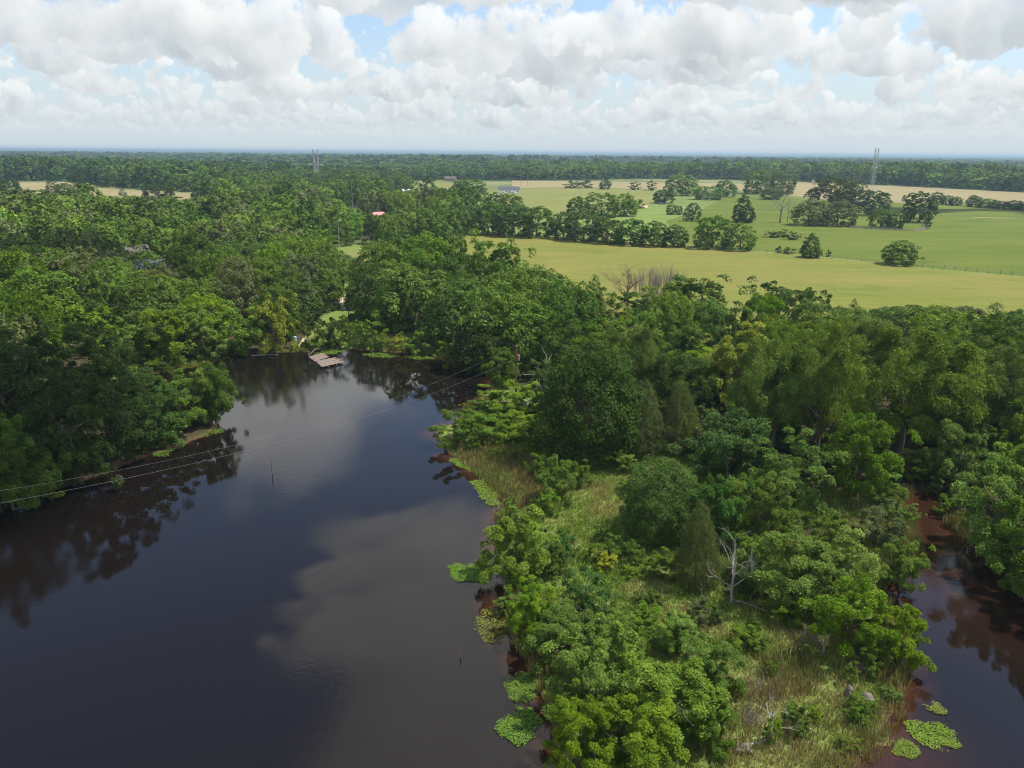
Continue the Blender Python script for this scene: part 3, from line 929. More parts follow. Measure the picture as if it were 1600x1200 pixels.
# ---- shrubs on the peninsula
S = [
 (716, 692, 634, 76, 'mid green', 'mid green waterside shrub at the peninsula\'s upper tip'),
 (770, 640, 600, 70, 'light green', 'light green shrub at the water just below the utility pole'),
 (815, 650, 590, 80, 'light green', 'light green shrub around the foot of the utility pole'),
 (762, 682, 634, 90, 'light green', 'light green shrub right of the waterside one at the upper tip'),
 (822, 690, 636, 90, 'light green', 'light green shrub below the pale fallen branches'),
 (850, 640, 560, 60, 'mid green', 'mid green vine-covered shrub among the pale dead branches'),
 (868, 784, 712, 64, 'mid green', 'mid green shrub at the head of the grassy clearing'),
 (845, 752, 706, 46, 'mid green', 'mid green shrub left of the one at the head of the clearing'),
 (858, 802, 764, 42, 'light green', 'bright low shrub left of the grassy clearing'),
 (905, 760, 716, 40, 'light green', 'low light green shrub at the back of the grassy clearing'),
 (960, 735, 700, 60, 'olive green', 'olive green shrub under the round dark tree'),
 (962, 872, 832, 42, 'mid green', 'mid green small shrub in the middle of the clearing'),
 (990, 884, 846, 38, 'mid green', 'mid green small shrub near the dense deep green round tree'),
 (948, 892, 862, 40, 'yellow-green', 'yellow-green low shrub in the clearing'),
 (1035, 905, 858, 56, 'mid green', 'mid green shrub under the dense deep green round tree'),
 (880, 870, 826, 46, 'blue-green', 'blue-green shrub behind the tree beside the round lily mat'),
 (1020, 945, 920, 34, 'deep green', 'deep green tiny shrub in the lower clearing'),
 (1222, 975, 936, 56, 'light green', 'light green shrub on the grass right of the tall bare snag'),
 (1160, 1010, 972, 56, 'mid green', 'mid green shrub below the tall bare snag'),
 (1242, 1140, 1092, 52, 'mid green', 'mid green shrub right of the snag in the brown grass'),
 (1355, 1050, 1004, 46, 'mid green', 'mid green shrub among rocks near the right pond'),
 (1340, 1110, 1076, 46, 'olive green', 'olive green shrub on the tip of grass by the right pond'),
 (1010, 985, 940, 54, 'light green', 'light green shrub between the lower clearing and the blue-green tree'),
 (1090, 975, 930, 44, 'grey-green', 'grey-green shrub below the dark cedar'),
 (1165, 928, 884, 40, 'deep green', 'deep green shrub right behind the foot of the tall bare snag'),
 (1480, 800, 770, 40, 'light green', 'light green reedy shrub at the creek mouth'),
 (1395, 790, 752, 50, 'mid green', 'mid green shrub left of the creek mouth'),
 (745, 640, 622, 40, 'mid green', 'low mid green shrub at the water edge above the upper tip'),
 (1430, 745, 700, 60, 'mid green', 'mid green shrub in the shade behind the creek mouth'),
 (700, 570, 534, 40, 'light green', 'light green shrub at the right end of the pond head'),
]
for bx, by, ty, w, tone, lab in S:
    tree_px('shrub', bx, by, ty, w, tone, lab, 'shrubs on the banks')

SMALL = []
def small(poly_px, spacing, wr, hr, sdr=(.3, 99)):
    poly = np.array([at(x, y, .3) for x, y in poly_px])
    lo, hi = poly.min(0), poly.max(0)
    P = RNG.uniform(lo, hi, (int((hi - lo).prod() / spacing ** 2 * 6), 2))
    P = P[inside(poly, P)]; sd_ = shore_sd(P); P = P[(sd_ > sdr[0]) & (sd_ < sdr[1])]
    for x, y in P:
        if any((x - t_['x']) ** 2 + (y - t_['y']) ** 2 < (t_['r'] * .62) ** 2 for t_ in TREES): continue
        if any((x - d['x']) ** 2 + (y - d['y']) ** 2 < ((spacing + d['sp']) / 2) ** 2 for d in SMALL): continue
        SMALL.append(dict(x=x, y=y, w=RNG.uniform(*wr), h=RNG.uniform(*hr), kind='shrub', sp=spacing, tone=str(RNG.choice(['light green', 'mid green', 'light green', 'deep green', 'olive green', 'yellow-green', 'blue-green'], p=[.3, .25, .15, .12, .1, .04, .04]))))
small([(850, 845), (985, 850), (1010, 900), (1080, 960), (1160, 950), (1180, 1050), (1090, 1060), (950, 980), (870, 960)], 3.1, (1.2, 2.4), (.8, 1.9))
small([(840, 730), (985, 735), (985, 850), (860, 850)], 4.4, (1.0, 2.0), (.6, 1.3))
small([(1180, 955), (1300, 960), (1400, 1050), (1390, 1120), (1330, 1180), (1150, 1190), (1150, 1060)], 2.6, (1.0, 2.3), (.7, 1.9))
small([(690, 690), (760, 640), (850, 620), (850, 730), (800, 730)], 2.8, (2.0, 3.6), (1.6, 3.2), (1.0, 60))
small([(760, 800), (850, 780), (870, 960), (860, 1060), (800, 1000), (770, 880)], 2.6, (1.6, 2.8), (1.2, 2.2), (.2, 9))
small([(1370, 790), (1440, 780), (1450, 900), (1400, 930), (1360, 880)], 2.5, (1.4, 2.6), (1.0, 2.2), (.2, 20))
small([(1440, 740), (1500, 760), (1540, 850), (1480, 800)], 2.5, (1.8, 3.0), (1.2, 2.4), (.2, 6))
small([(1380, 1000), (1440, 1030), (1400, 1120), (1350, 1080)], 2.0, (1.2, 2.2), (.8, 1.6), (.1, 6))
small([(548, 500), (600, 500), (690, 535), (700, 556), (560, 546)], 3.0, (2.0, 3.4), (1.3, 2.6), (.6, 60))
print('small shrubs', len(SMALL))

# ---- trees of the open fields
HEDGE = [
 ('oak', 762, 366, 312, 62, 'deep green'), ('oak', 800, 369, 316, 66, 'deep green'), ('oak', 838, 371, 318, 56, 'deep green'),
 ('oak', 880, 374, 330, 50, 'deep green'), ('oak', 912, 377, 326, 58, 'deep green'), ('oak', 948, 380, 336, 56, 'deep green'), ('oak', 985, 383, 340, 54, 'deep green'),
 ('oak', 1020, 385, 344, 52, 'deep green'), ('oak', 1052, 386, 350, 44, 'deep green'), ('oak', 728, 360, 318, 50, 'deep green')]
ORD = ['first', 'second', 'third', 'fourth', 'fifth', 'sixth', 'seventh', 'eighth', 'ninth', 'tenth', 'eleventh', 'twelfth', 'thirteenth', 'fourteenth', 'fifteenth', 'sixteenth']
for i, a in enumerate(sorted(HEDGE, key=lambda q_: q_[1])):
    tree_px(*a, label=f'deep green hedgerow tree, {ORD[i]} from the left along the far edge of the hay field', group='hedgerow along the hay field')
FT = [
 ('oak', 1112, 388, 332, 62, 'mid green', 'mid green tree standing forward of the hedgerow\'s right end'),
 ('oak', 1156, 391, 346, 52, 'light green', 'light green tree at the right end of the hedgerow'),
 ('cone', 1266, 403, 364, 37, 'deep green', 'cone-shaped dark tree standing alone on the fence line'),
 ('oak', 1408, 414, 373, 58, 'olive green', 'round olive green tree standing alone in the green pasture'),
 ('oak', 1262, 352, 308, 60, 'grey-green', 'grey-green spreading tree in the pasture with shade beneath, left one'),
 ('oak', 1308, 353, 312, 56, 'grey-green', 'grey-green spreading tree in the pasture with shade beneath, right one'),
 ('oak', 1300, 326, 270, 76, 'olive-brown', 'tall olive-brown tree behind the spreading pasture pair'),
 ('oak', 1330, 322, 282, 44, 'olive-brown', 'olive-brown tree on the right flank of the tall olive-brown one'),
 ('oak', 1366, 337, 294, 46, 'dark green', 'dark green tree right beside the lattice mast in the pasture'),
 ('oak', 1375, 356, 322, 36, 'mid green', 'mid green small tree by the board corral'),
 ('oak', 1398, 358, 330, 26, 'dark green', 'dark small tree leaning over the board corral'),
 ('oak', 1436, 348, 298, 50, 'dark green', 'dark green tall tree right of the board corral'),
 ('shrub', 1448, 358, 338, 14, 'deep green', 'small bush under the dark tall tree by the corral'),
 ('cone', 1160, 348, 304, 40, 'dark green', 'dark green tree in the pasture behind the hedgerow\'s right end'),
 ('oak', 1048, 336, 318, 14, 'deep green', 'small slim tree in the pasture left of the pair of saplings'),
 ('oak', 1060, 336, 320, 12, 'deep green', 'sapling in the pasture, left of two'),
 ('oak', 1082, 346, 316, 24, 'deep green', 'sapling in the pasture, right of two'),
 ('oak', 1065, 306, 270, 52, 'light green', 'light green tree on the hay strip behind the pasture'),
 ('oak', 1038, 318, 295, 36, 'deep green', 'deep green tree left of the light green one behind the pasture'),
 ('oak', 1105, 312, 288, 46, 'light green', 'light green spreading tree left of the tall pair behind the pasture'),
 ('oak', 1135, 308, 280, 36, 'mid green', 'mid green tree just left of the tall pair behind the pasture'),
 ('oak', 1182, 303, 262, 46, 'olive green', 'olive green tall tree, left of the tall pair behind the pasture'),
 ('oak', 1222, 304, 264, 38, 'olive green', 'olive green tall tree, right of the tall pair behind the pasture'),
 ('oak', 1205, 312, 290, 34, 'deep green', 'low deep green tree under the tall pair behind the pasture'),
 ('oak', 1012, 270, 260, 34, 'light green', 'light green tree standing in front of the far wood'),
 ('oak', 945, 296, 279, 18, 'dark green', 'dark green squarish tree alone on the hay strip'),
 ('shrub', 991, 297, 284, 20, 'deep green', 'deep green bush on the hay strip, left of two'),
 ('shrub', 1017, 298, 282, 16, 'olive-brown', 'olive-brown bush on the hay strip, right of two'),
 ('shrub', 895, 294, 281, 30, 'deep green', 'deep green bush at the left of the hay strip'),
 ('shrub', 915, 294, 280, 22, 'deep green', 'deep green smaller bush at the left of the hay strip'),
 ('shrub', 1225, 371, 357, 22, 'olive green', 'olive green bush in the low scrub patch of the pasture'),
 ('shrub', 1208, 371, 360, 30, 'olive-brown', 'olive-brown scrub in the low patch of the pasture'),
 ('shrub', 1240, 375, 362, 26, 'olive-brown', 'olive-brown scrub, lower right of the low patch'),
 ('shrub', 1216, 396, 384, 10, 'dark green', 'tiny dark bush on the fence line, left of the cone-shaped tree'),
 ('shrub', 1231, 397, 385, 18, 'dark green', 'little dark bush next to the cone-shaped tree'),
 ('shrub', 1294, 402, 390, 8, 'dark green', 'tiny dark bush right of the cone-shaped tree'),
 ('oak', 732, 312, 276, 58, 'mid green', 'mid green round tree clump beside the long grey-roofed farmhouse'),
 ('oak', 940, 340, 297, 50, 'mid green', 'mid green tall tree behind the middle of the hedgerow'),
 ('oak', 905, 342, 306, 40, 'mid green', 'mid green tree behind the gap in the hedgerow'),
 ('oak', 975, 338, 302, 44, 'light green', 'light green tree behind the hedgerow toward the farm drive'),
 ('cedar', 980, 328, 302, 18, 'deep green', 'dark pointed cedar near the farm drive'),
 ('shrub', 998, 326, 311, 18, 'deep green', 'dark bush beside the farm drive'),
 ('oak', 800, 345, 300, 40, 'mid green', 'mid green tree behind the left part of the hedgerow'),
 ('oak', 770, 340, 300, 40, 'deep green', 'deep green tree behind the left end of the hedgerow'),
 ('cedar', 84, 305, 276, 26, 'dark green', 'dark cedar in the tan field at the left, near a white truck'),
 ('oak', 100, 310, 284, 30, 'deep green', 'deep green tree in the tan field right of the dark cedar'),
 ('cedar', 125, 306, 272, 34, 'dark green', 'taller dark cedar in the tan field at the left'),
 ('oak', 50, 320, 298, 26, 'dark green', 'dark round bush at the near edge of the tan field'),
 ('cedar', 192, 306, 294, 14, 'deep green', 'small cedar alone in the tan field'),
 ('oak', 248, 312, 284, 46, 'dark green', 'wide dark tree with open branches at the tan field edge'),
 ('cedar', 147, 318, 304, 12, 'deep green', 'small dark cedar at the near edge of the tan field'),
 ('oak', 15, 315, 276, 40, 'dark green', 'dark tree at the left border of the tan field'),
 ('oak', 0, 312, 284, 30, 'mid green', 'mid green tree at the left border of the photo beside the tan field'),
 ('oak', 1520, 312, 304, 12, 'deep green', 'tiny tree along the tan field\'s edge, left end'),
 ('oak', 1413, 315, 304, 8, 'deep green', 'tiny round bush right of the lattice mast'),
]
for a in FT:
    tree_px(*a, group='trees scattered in the fields')
row = [(1463, 18, 20), (1478, 14, 16), (1494, 16, 15), (1524, 22, 18), (1545, 24, 16), (1562, 22, 14), (1580, 26, 16), (1600, 24, 15)]
for i, (px_, w_, h_) in enumerate(row):
    by = 312 + (px_ - 1460) * .072
    tree_px('oak', px_, by + 7, by + 7 - h_, w_ + 6, 'deep green', f'deep green low tree, {ORD[i]} from the left in the row behind the pasture', 'row of low trees behind the pasture')

KEEP = [(577, 321, 605, 336, 415), (222, 402, 254, 419, 224), (205, 381, 220, 392, 300), (526, 342, 536, 372, 255), (545, 386, 575, 396, 300), (522, 461, 553, 483, 180), (156, 424, 202, 478, 155),
    (549, 286, 556, 324, 520), (627, 287, 648, 298, 680), (781, 286, 810, 299, 680), (484, 232, 508, 280, 830), (30, 284, 114, 298, 640), (160, 297, 330, 307, 560), (625, 285, 705, 295, 640), (736, 311, 764, 326, 420), (296, 428, 308, 438, 215), (468, 270, 484, 276, 900), (598, 272, 612, 278, 900)]
def sight(x, y, w, h):
    """height a tree may have without closing a view the photograph shows open"""
    D = math.hypot(x, y)
    for x0, y0, x1, y1, dd in KEEP:
        if D > dd: continue
        bx, by = to_px(x, y, .5)
        hw = w / 2 * FPX / max(1.0, D) * .9
        if bx + hw < x0 or bx - hw > x1: continue
        ty = to_px(x, y, .5 + h)[1]
        if ty < y1 and by > y0:
            h = top_z(bx, y1 + 1.5, D - w * .25) - .5
    return h
# ---- the woods filled in behind the trees above
FILL = []
def fill(poly_px, spacing, hr, wr, kinds, tones, area, zplane=.6, limit=999, lightness=0):
    poly = np.array([at(x, y, zplane) for x, y in poly_px])
    lo, hi = poly.min(0), poly.max(0)
    n = int((hi - lo).prod() / spacing ** 2 * 9)
    P = RNG.uniform(lo, hi, (n, 2))
    P = P[inside(poly, P)]
    P = P[shore_sd(P) > 1.5]
    out_ = []
    for x, y in P:
        D = math.hypot(x, y)
        if any((x - t_['x']) ** 2 + (y - t_['y']) ** 2 < (spacing * .5 + t_['r'] * .75) ** 2 for t_ in TREES): continue
        if any((x - a_) ** 2 + (y - b_) ** 2 < spacing ** 2 for a_, b_ in out_): continue
        if any((x - hx) ** 2 + (y - hy) ** 2 < hr_ ** 2 for hx, hy, hr_ in CLEAR): continue
        out_.append((x, y))
    for x, y in out_:
        w = RNG.uniform(*wr)
        h0 = RNG.uniform(*hr) * (.8 + .25 * w / wr[1])
        h_ = sight(x, y, w, h0)
        if h_ < 3.0: continue
        if h_ < h0: w = max(w * .6, w * min(1, h_ / h0 * 1.2))
        FILL.append(dict(x=x, y=y, w=w, h=h_, kind=str(RNG.choice(kinds)), tone=str(RNG.choice(tones)), area=area, D=math.hypot(x, y)))
CLEAR = [(*at(592, 348), 8), (*at(237, 425), 9), (*at(240, 445), 7), (*at(212, 402), 6), (*at(531, 400), 9), (*at(535, 412), 7), (*at(175, 482), 3), (*at(545, 490), 4), (*at(535, 472), 8), (*at(563, 395), 10),
         (*at(637, 302), 12), (*at(637, 312), 12), (*at(545, 508), 5), (*at(800, 303), 16), (*at(496, 290), 10), (*at(552, 335), 4)]
fill([(-140, 800), (-60, 700), (0, 640), (60, 600), (150, 575), (210, 560), (300, 545), (420, 535), (480, 525), (505, 490), (520, 470), (540, 445), (560, 420), (540, 380), (-420, 380), (-500, 700)], 7.6, (10.5, 15.5), (8, 16), ['gum', 'oak', 'oak'],
     ['mid green', 'deep green', 'mid green', 'olive green', 'light green', 'grey-green'], 'left wood')
fill([(-420, 380), (540, 380), (570, 372), (640, 362), (720, 362), (735, 352), (735, 335), (-500, 335)], 10.0, (12, 17), (11, 19), ['gum', 'oak'], ['mid green', 'deep green', 'olive green', 'mid green', 'light green', 'grey-green'], 'left wood')
fill([(572, 402), (590, 372), (640, 358), (735, 360), (700, 385), (620, 405)], 8.0, (11, 14), (9, 13), ['oak', 'gum'], ['mid green', 'deep green', 'olive green'], 'wooded point')
fill([(600, 500), (680, 520), (760, 560), (880, 590), (900, 560), (880, 520), (800, 480), (720, 440), (600, 440)], 7.5, (11, 14), (9, 12), ['oak', 'gum'], ['mid green', 'deep green', 'light green'], 'wooded point')
fill([(880, 600), (1000, 640), (1100, 660), (1250, 660), (1400, 640), (1700, 680), (1800, 640), (1700, 575), (1500, 545), (1330, 535), (1150, 535), (1000, 545), (900, 545)], 7.0, (8, 12), (8, 11), ['oak', 'gum', 'willow'], ['mid green', 'deep green', 'light green', 'olive green'], 'right bank wood')
fill([(1080, 700), (1180, 740), (1280, 800), (1330, 830), (1310, 880), (1200, 870), (1100, 800)], 5.5, (4, 7), (5, 7.5), ['gum', 'oak'], ['mid green', 'light green', 'deep green'], 'peninsula')
fill([(1500, 790), (1530, 850), (1580, 885), (1700, 925), (1900, 900), (1800, 700), (1560, 690), (1490, 730)], 6.5, (7, 11), (7.5, 10), ['gum'], ['mid green', 'light green'], 'right bank')
fill([(860, 1110), (905, 1190), (960, 1240), (1100, 1250), (1150, 1180), (1120, 1060), (1050, 990), (950, 990), (880, 1010)], 4.6, (4, 6), (4.5, 6.5), ['gum'], ['mid green', 'light green'], 'peninsula foot')
UNDER = []
def under(poly_px, spacing):
    poly = np.array([at(x, y, .6) for x, y in poly_px])
    lo, hi = poly.min(0), poly.max(0)
    P = RNG.uniform(lo, hi, (int((hi - lo).prod() / spacing ** 2 * 4), 2))
    P = P[inside(poly, P)]; P = P[shore_sd(P) > 1.0]
    got = []
    for x, y in P:
        if any((x - a) ** 2 + (y - b) ** 2 < spacing ** 2 for a, b in got): continue
        got.append((x, y))
        UNDER.append((x, y, RNG.uniform(2.6, 4.6), RNG.uniform(1.6, 3.4)))
under([(880, 620), (1000, 680), (1180, 760), (1400, 760), (1490, 740), (1560, 690), (1640, 700), (1640, 610), (1450, 600), (1200, 590), (1000, 580)], 3.4)
under([(600, 505), (690, 540), (780, 600), (860, 610), (900, 560), (760, 480), (620, 470)], 3.8)
under([(0, 640), (200, 570), (345, 655), (150, 742), (0, 790), (-60, 800)], 3.6)
FILL.sort(key=lambda d: d['D'])
print('fill', len(FILL), 'trees', len(TREES))

# nearest ones as trees of their own, the rest of the wood as one mass
N_SOLO = 180
LANDMARKS = [(508, 563, 'the plank rafts'), (431, 505, 'the yellow-green waterside tree'), (175, 455, 'the white snag in the left wood'), (531, 370, 'the pale light pole'),
 (592, 328, 'the red metal roof'), (237, 410, 'the grey-roofed house'), (212, 388, 'the tan-roofed house'), (565, 395, 'the small mown lawn'), (535, 472, 'the sandy yard'),
 (648, 480, 'the bright broad tree over the pond head'), (803, 570, 'the utility pole'), (915, 610, 'the round dark tree'), (1025, 690, 'the olive-brown cedars'),
 (1140, 560, 'the yellow-green crown'), (1000, 425, 'the bare thicket'), (1240, 600, 'the left big feathery tree'), (1408, 600, 'the fork-trunked olive tree'), (1215, 480, 'the tree alone at the field edge'),
 (1140, 880, 'the tall bare snag'), (1450, 790, 'the creek mouth'), (930, 790, 'the grassy clearing'), (1205, 1110, 'the white snag in brown grass'), (620, 530, 'the right lily mats at the pond head'), (735, 893, 'the lily mat by the waterside tree'), (1328, 1075, 'the pale stump'), (918, 930, 'the blue-green tree'), (762, 970, 'the olive-brown lily mat'), (725, 715, 'the reeds at the upper tip'), (1455, 1150, 'the oval lily mat'), (1556, 780, 'the large tree on the far bank'), (1042, 1080, 'the widest tree at the foot'), (92, 580, 'the shaded left wood'),
 (338, 600, 'the left shore point'), (280, 560, 'the marshy left cove'), (1100, 700, 'the bright blue-green tree'), (320, 400, 'the white shed wall'), (552, 310, 'the slender far pole')]
def size_word(d):
    return ('low' if d['h'] < 1.5 else 'bushy') if d['kind'] == 'shrub' else 'small' if d['h'] < 7 else 'tall' if d['h'] > 13.3 else 'mid-sized'
def auto_labels(items):
    groups = {}
    for d in items:
        x, y = to_px(d['x'], d['y'], gz(d['x'], d['y']) + d['h'] * .7)
        lx, ly, nm = min(LANDMARKS, key=lambda l: (l[0] - x) ** 2 + 2.5 * (l[1] - y) ** 2)
        ddx, ddy = x - lx, y - ly
        rel = ('left of' if ddx < 0 else 'right of') if abs(ddx) > 1.3 * abs(ddy) else ('behind' if ddy < 0 else 'in front of')
        kind = KNAME[d['kind']].replace('_', ' ')
        key = f"{size_word(d)} {d['tone']} {kind} {rel} {nm}"
        groups.setdefault(key, []).append((math.hypot(ddx, ddy), d))
    C_ = ['nearest', 'second nearest', 'third nearest', 'fourth nearest', 'fifth nearest', 'sixth nearest', 'seventh nearest', 'eighth nearest', 'ninth nearest', 'tenth nearest']
    for key, L in groups.items():
        L.sort(key=lambda e: e[0])
        for i, (_, d) in enumerate(L):
            if len(L) == 1: d['label'] = key
            else: d['label'] = f"{C_[min(i, 9)]} {key}"
            if len(d['label'].split()) > 16: d['label'] = d['label'].replace(size_word(d) + ' ', '', 1)
solo, rest = FILL[:N_SOLO], FILL[N_SOLO:]
auto_labels(solo + SMALL)
for d in solo:
    tree(d['kind'], d['x'], d['y'], d['w'], d['h'], d['tone'], d['label'], 'trees of the woods around the pond')
for d in SMALL:
    tree('shrub', d['x'], d['y'], d['w'], d['h'], d['tone'], d['label'], 'small shrubs in the grass of the peninsula')

def bake_trees(name, recs, protos, mat, label, cat):
    """recs: list of (x, y, z, w, h, rz, tint(3), proto index); all crowns in one mesh"""
    Vs, Fs, Tn, Ti = [], [], [], []
    base = 0
    recs = np.array(recs)
    for pi, (PV, PT) in enumerate(protos):
        r = recs[recs[:, 9].astype(int) == pi]
        if not len(r): continue
        c, s = np.cos(r[:, 5])[:, None], np.sin(r[:, 5])[:, None]
        X = (PV[None, :, 0] * c - PV[None, :, 1] * s) * r[:, 3:4] + r[:, 0:1]
        Y = (PV[None, :, 0] * s + PV[None, :, 1] * c) * r[:, 3:4] + r[:, 1:2]
        Z = PV[None, :, 2] * r[:, 4:5] + r[:, 2:3]
        V = np.stack([X, Y, Z], -1).reshape(-1, 3)
        nf = len(PV) // 4
        Vs.append(V)
        Tn.append(np.tile(PT, len(r)))
        Ti.append(np.repeat(np.concatenate([r[:, 6:9], np.ones((len(r), 1))], 1), nf, axis=0))
    V = np.concatenate(Vs)
    F = np.arange(len(V)).reshape(-1, 4)
    me = np_mesh(name, V, F, None, {'tone': ('FACE', 'FLOAT', np.concatenate(Tn)), 'tint': ('FACE', 'FLOAT_COLOR', np.concatenate(Ti))})
    o = obj_from(name, me, mat)
    print(name, len(recs), 'trees', len(F), 'faces')
    return tag(o, label, cat, None, 'stuff')
def raw(kind, seed, nb, ns, nl, lf, floor=.14, jit=.62):
    me = crown_mesh(kind, seed, nb, ns, nl, lf, floor, jit)
    v = np.empty(len(me.vertices) * 3, np.float32); me.vertices.foreach_get('co', v)
    t = np.empty(len(me.polygons), np.float32); me.attributes['tone'].data.foreach_get('value', t)
    bpy.data.meshes.remove(me)
    return v.reshape(-1, 3), t
def tint_of(tone, rng):
    return np.array(TONES[tone]) * rng.uniform(.82, 1.2) * (1 + rng.normal(0, 1, 3) * (.05, .03, .02))
mid_protos = [raw(k, s, 60, 7, 5, .066, .14, .42) for k, s in (('elm', 1), ('elm', 2), ('oak', 3), ('oak', 4))]
recs = []
for d in rest:
    pi = int(RNG.integers(0, 2)) if d['kind'] == 'gum' else 2 + int(RNG.integers(0, 2))
    recs.append([d['x'], d['y'], .55, d['w'], d['h'], RNG.uniform(0, 6.28), *tint_of(d['tone'], RNG), pi])
# the wood goes on toward the mast and the red roof, and fills the left border
def scatter(poly, spacing, clear=(), keepfn=None, tries=7):
    poly = np.array(poly)
    lo, hi = poly.min(0), poly.max(0)
    n = int((hi - lo).prod() / spacing ** 2 * tries * .35)
    P = RNG.uniform(lo, hi, (n, 2))
    P = P[inside(poly, P)]
    if keepfn is not None: P = P[keepfn(P)]
    cell = {}
    out_ = []
    for x, y in P:
        i, j = int(x // spacing), int(y // spacing)
        if any((x - a) ** 2 + (y - b) ** 2 < (spacing * .8) ** 2 for u in (-1, 0, 1) for v in (-1, 0, 1) for a, b in cell.get((i + u, j + v), ())): continue
        if any((x - hx) ** 2 + (y - hy) ** 2 < hr_ ** 2 for hx, hy, hr_ in clear): continue
        cell.setdefault((i, j), []).append((x, y)); out_.append((x, y))
    return np.array(out_)
def px_poly(l): return [at(x, y, .6) for x, y in l]
for x, y in scatter(px_poly([(310, 336), (735, 336), (735, 322), (700, 312), (650, 306), (625, 296), (615, 289), (560, 287), (450, 287), (335, 303), (310, 312)]), 12.5, CLEAR + [(*at(732, 312), 14)], tries=14):
    w_ = RNG.uniform(12, 20); h0 = RNG.uniform(12.5, 17.5); h_ = sight(x, y, w_, h0)
    recs.append([x, y, .55, w_ if h_ == h0 else w_ * .6, h_, RNG.uniform(0, 6.28), *tint_of(str(RNG.choice(['mid green', 'deep green', 'deep green', 'olive green', 'light green'])), RNG), int(RNG.integers(0, 4))])
recs = [r_ for r_ in recs if r_[4] > 3]
bake_trees('woodland', recs, mid_protos, M_LEAF_FAR, 'continuous green wood stretching back from the pond toward the lattice towers', 'woodland')

# far forest beyond the fields
far_protos = [raw(k, s, 30, 5, 3, .125, .05, .28) for k, s in (('elm', 11), ('oak', 12), ('oak', 13))]
vfar_protos = [raw(k, s, 12, 4, 2, .25, .0, .25) for k, s in (('gum', 21), ('oak', 22), ('oak', 23))]
near_edge = [(-500, 281), (0, 282.5), (110, 283), (165, 293), (250, 297.5), (330, 301), (345, 296), (420, 286), (600, 283.5), (720, 281), (790, 282), (900, 281.5), (1000, 279), (1160, 281), (1240, 283), (1300, 286), (1420, 291), (1600, 300), (1900, 312)]
edge_xy = [at(x, y, .6) for x, y in near_edge]
def ground_az(l): return [math.atan2(x, y) for x, y in l]
eaz = np.array(ground_az(edge_xy)); er = np.array([math.hypot(*p_) for p_ in edge_xy])
holes = [[at(x, y, .6) for x, y in l] for l in ([(880, 266.5), (1012, 266), (1015, 271), (878, 272)], [(620, 287), (760, 281), (760, 288), (640, 296)], [(300, 246.8), (470, 247), (470, 248.6), (300, 248.6)], [(1120, 273), (1180, 272), (1180, 275), (1120, 276)])]
def far_keep(P, rmin, rmax, gap):
    r = np.hypot(P[:, 0], P[:, 1]); a = np.arctan2(P[:, 0], P[:, 1])
    e = np.interp(a, eaz, er)
    k = (r > e) & (r >= rmin) & (r < rmax) & (np.abs(a) < .78)
    for h_ in holes: k &= ~inside(h_, P)
    f = wob(P, .0032, 1.7) + .5 * wob(P, .009, .3)
    k &= (f < gap) | (r < e + 160)
    return k
def sector(r0, r1):
    A = np.linspace(-.8, .8, 40)
    return [(r0 * math.sin(a), r0 * math.cos(a)) for a in A] + [(r1 * math.sin(a), r1 * math.cos(a)) for a in A[::-1]]
FAR_T = ['deep green', 'mid green', 'deep green', 'dark green', 'olive green', 'dark green']
recs = []
for x, y in scatter(sector(480, 1500), 12.5, CLEAR, lambda P: far_keep(P, 480, 1500, .50), 14):
    big = 1 + .38 * wob(np.array([[x, y]]), .006, .9)[0]
    pt_ = wob(np.array([[x, y]]), .0045, 2.9)[0] + RNG.normal(0, .25)
    recs.append([x, y, .5, RNG.uniform(12, 25), RNG.uniform(12, 21) * big, RNG.uniform(0, 6.28), *tint_of(str(RNG.choice(['mid green', 'light green', 'olive green', 'deep green'] if pt_ > .15 else ['dark green', 'deep green', 'deep green', 'mid green'])), RNG), int(RNG.integers(0, 3))])
bake_trees('forest', recs, far_protos, M_LEAF_FAR, 'dark green forest closing off the fields below the horizon', 'forest')
recs = []
for x, y in scatter(sector(1500, 4500), 30, (), lambda P: far_keep(P, 1500, 4500, .30), 10):
    recs.append([x, y, 0, RNG.uniform(26, 42), RNG.uniform(12, 23) * (1 + .25 * wob(np.array([[x, y]]), .0021, 4.0)[0]), RNG.uniform(0, 6.28), *tint_of(str(RNG.choice(FAR_T)), RNG), int(RNG.integers(0, 3))])
bake_trees('distant_forest', recs, vfar_protos, M_LEAF_FAR, 'bluish distant forest in bands below the horizon', 'forest')
# rolling wooded country out to the horizon
rr = 4300 * (40000 / 4300) ** (np.arange(110) / 109)
aa = np.linspace(-.8, .8, 420)
RR, AA = np.meshgrid(rr, aa, indexing='ij')
HX, HY = RR * np.sin(AA), RR * np.cos(AA)
HP = np.stack([HX.ravel(), HY.ravel()], 1)
HZ = 15 + 5 * wob(HP, .006, .2) + 4 * wob(HP, .021, 1.2) + RNG.uniform(-3, 3, len(HP)) - 22 * (wob(HP, .0021, 2.4) > .5)
HZ = HZ + np.clip((RR.ravel() - 5000) / 35000, 0, 1) * 14 * wob(HP, .0007, .8)
HZ = np.minimum(HZ, 31)
HZ[:420] = -2
ii, jj = np.meshgrid(np.arange(419), np.arange(109))
q = (jj * 420 + ii).ravel()
hm, N, out = new_mat('wooded_country')
pos = N.n('ShaderNodeNewGeometry').outputs['Position']
col = N.mix(N.maprange(N.noise(pos, .0016, 5, .6), .40, .62), rgb(.026, .052, .020), rgb(.052, .082, .026))
N.put(out.inputs[0], principled(N, col, .95, .05))
tag(obj_from('hills', np_mesh('hills', np.stack([HX.ravel(), HY.ravel(), HZ], 1), np.stack([q, q + 420, q + 421, q + 1], 1)), hm), kind='structure')

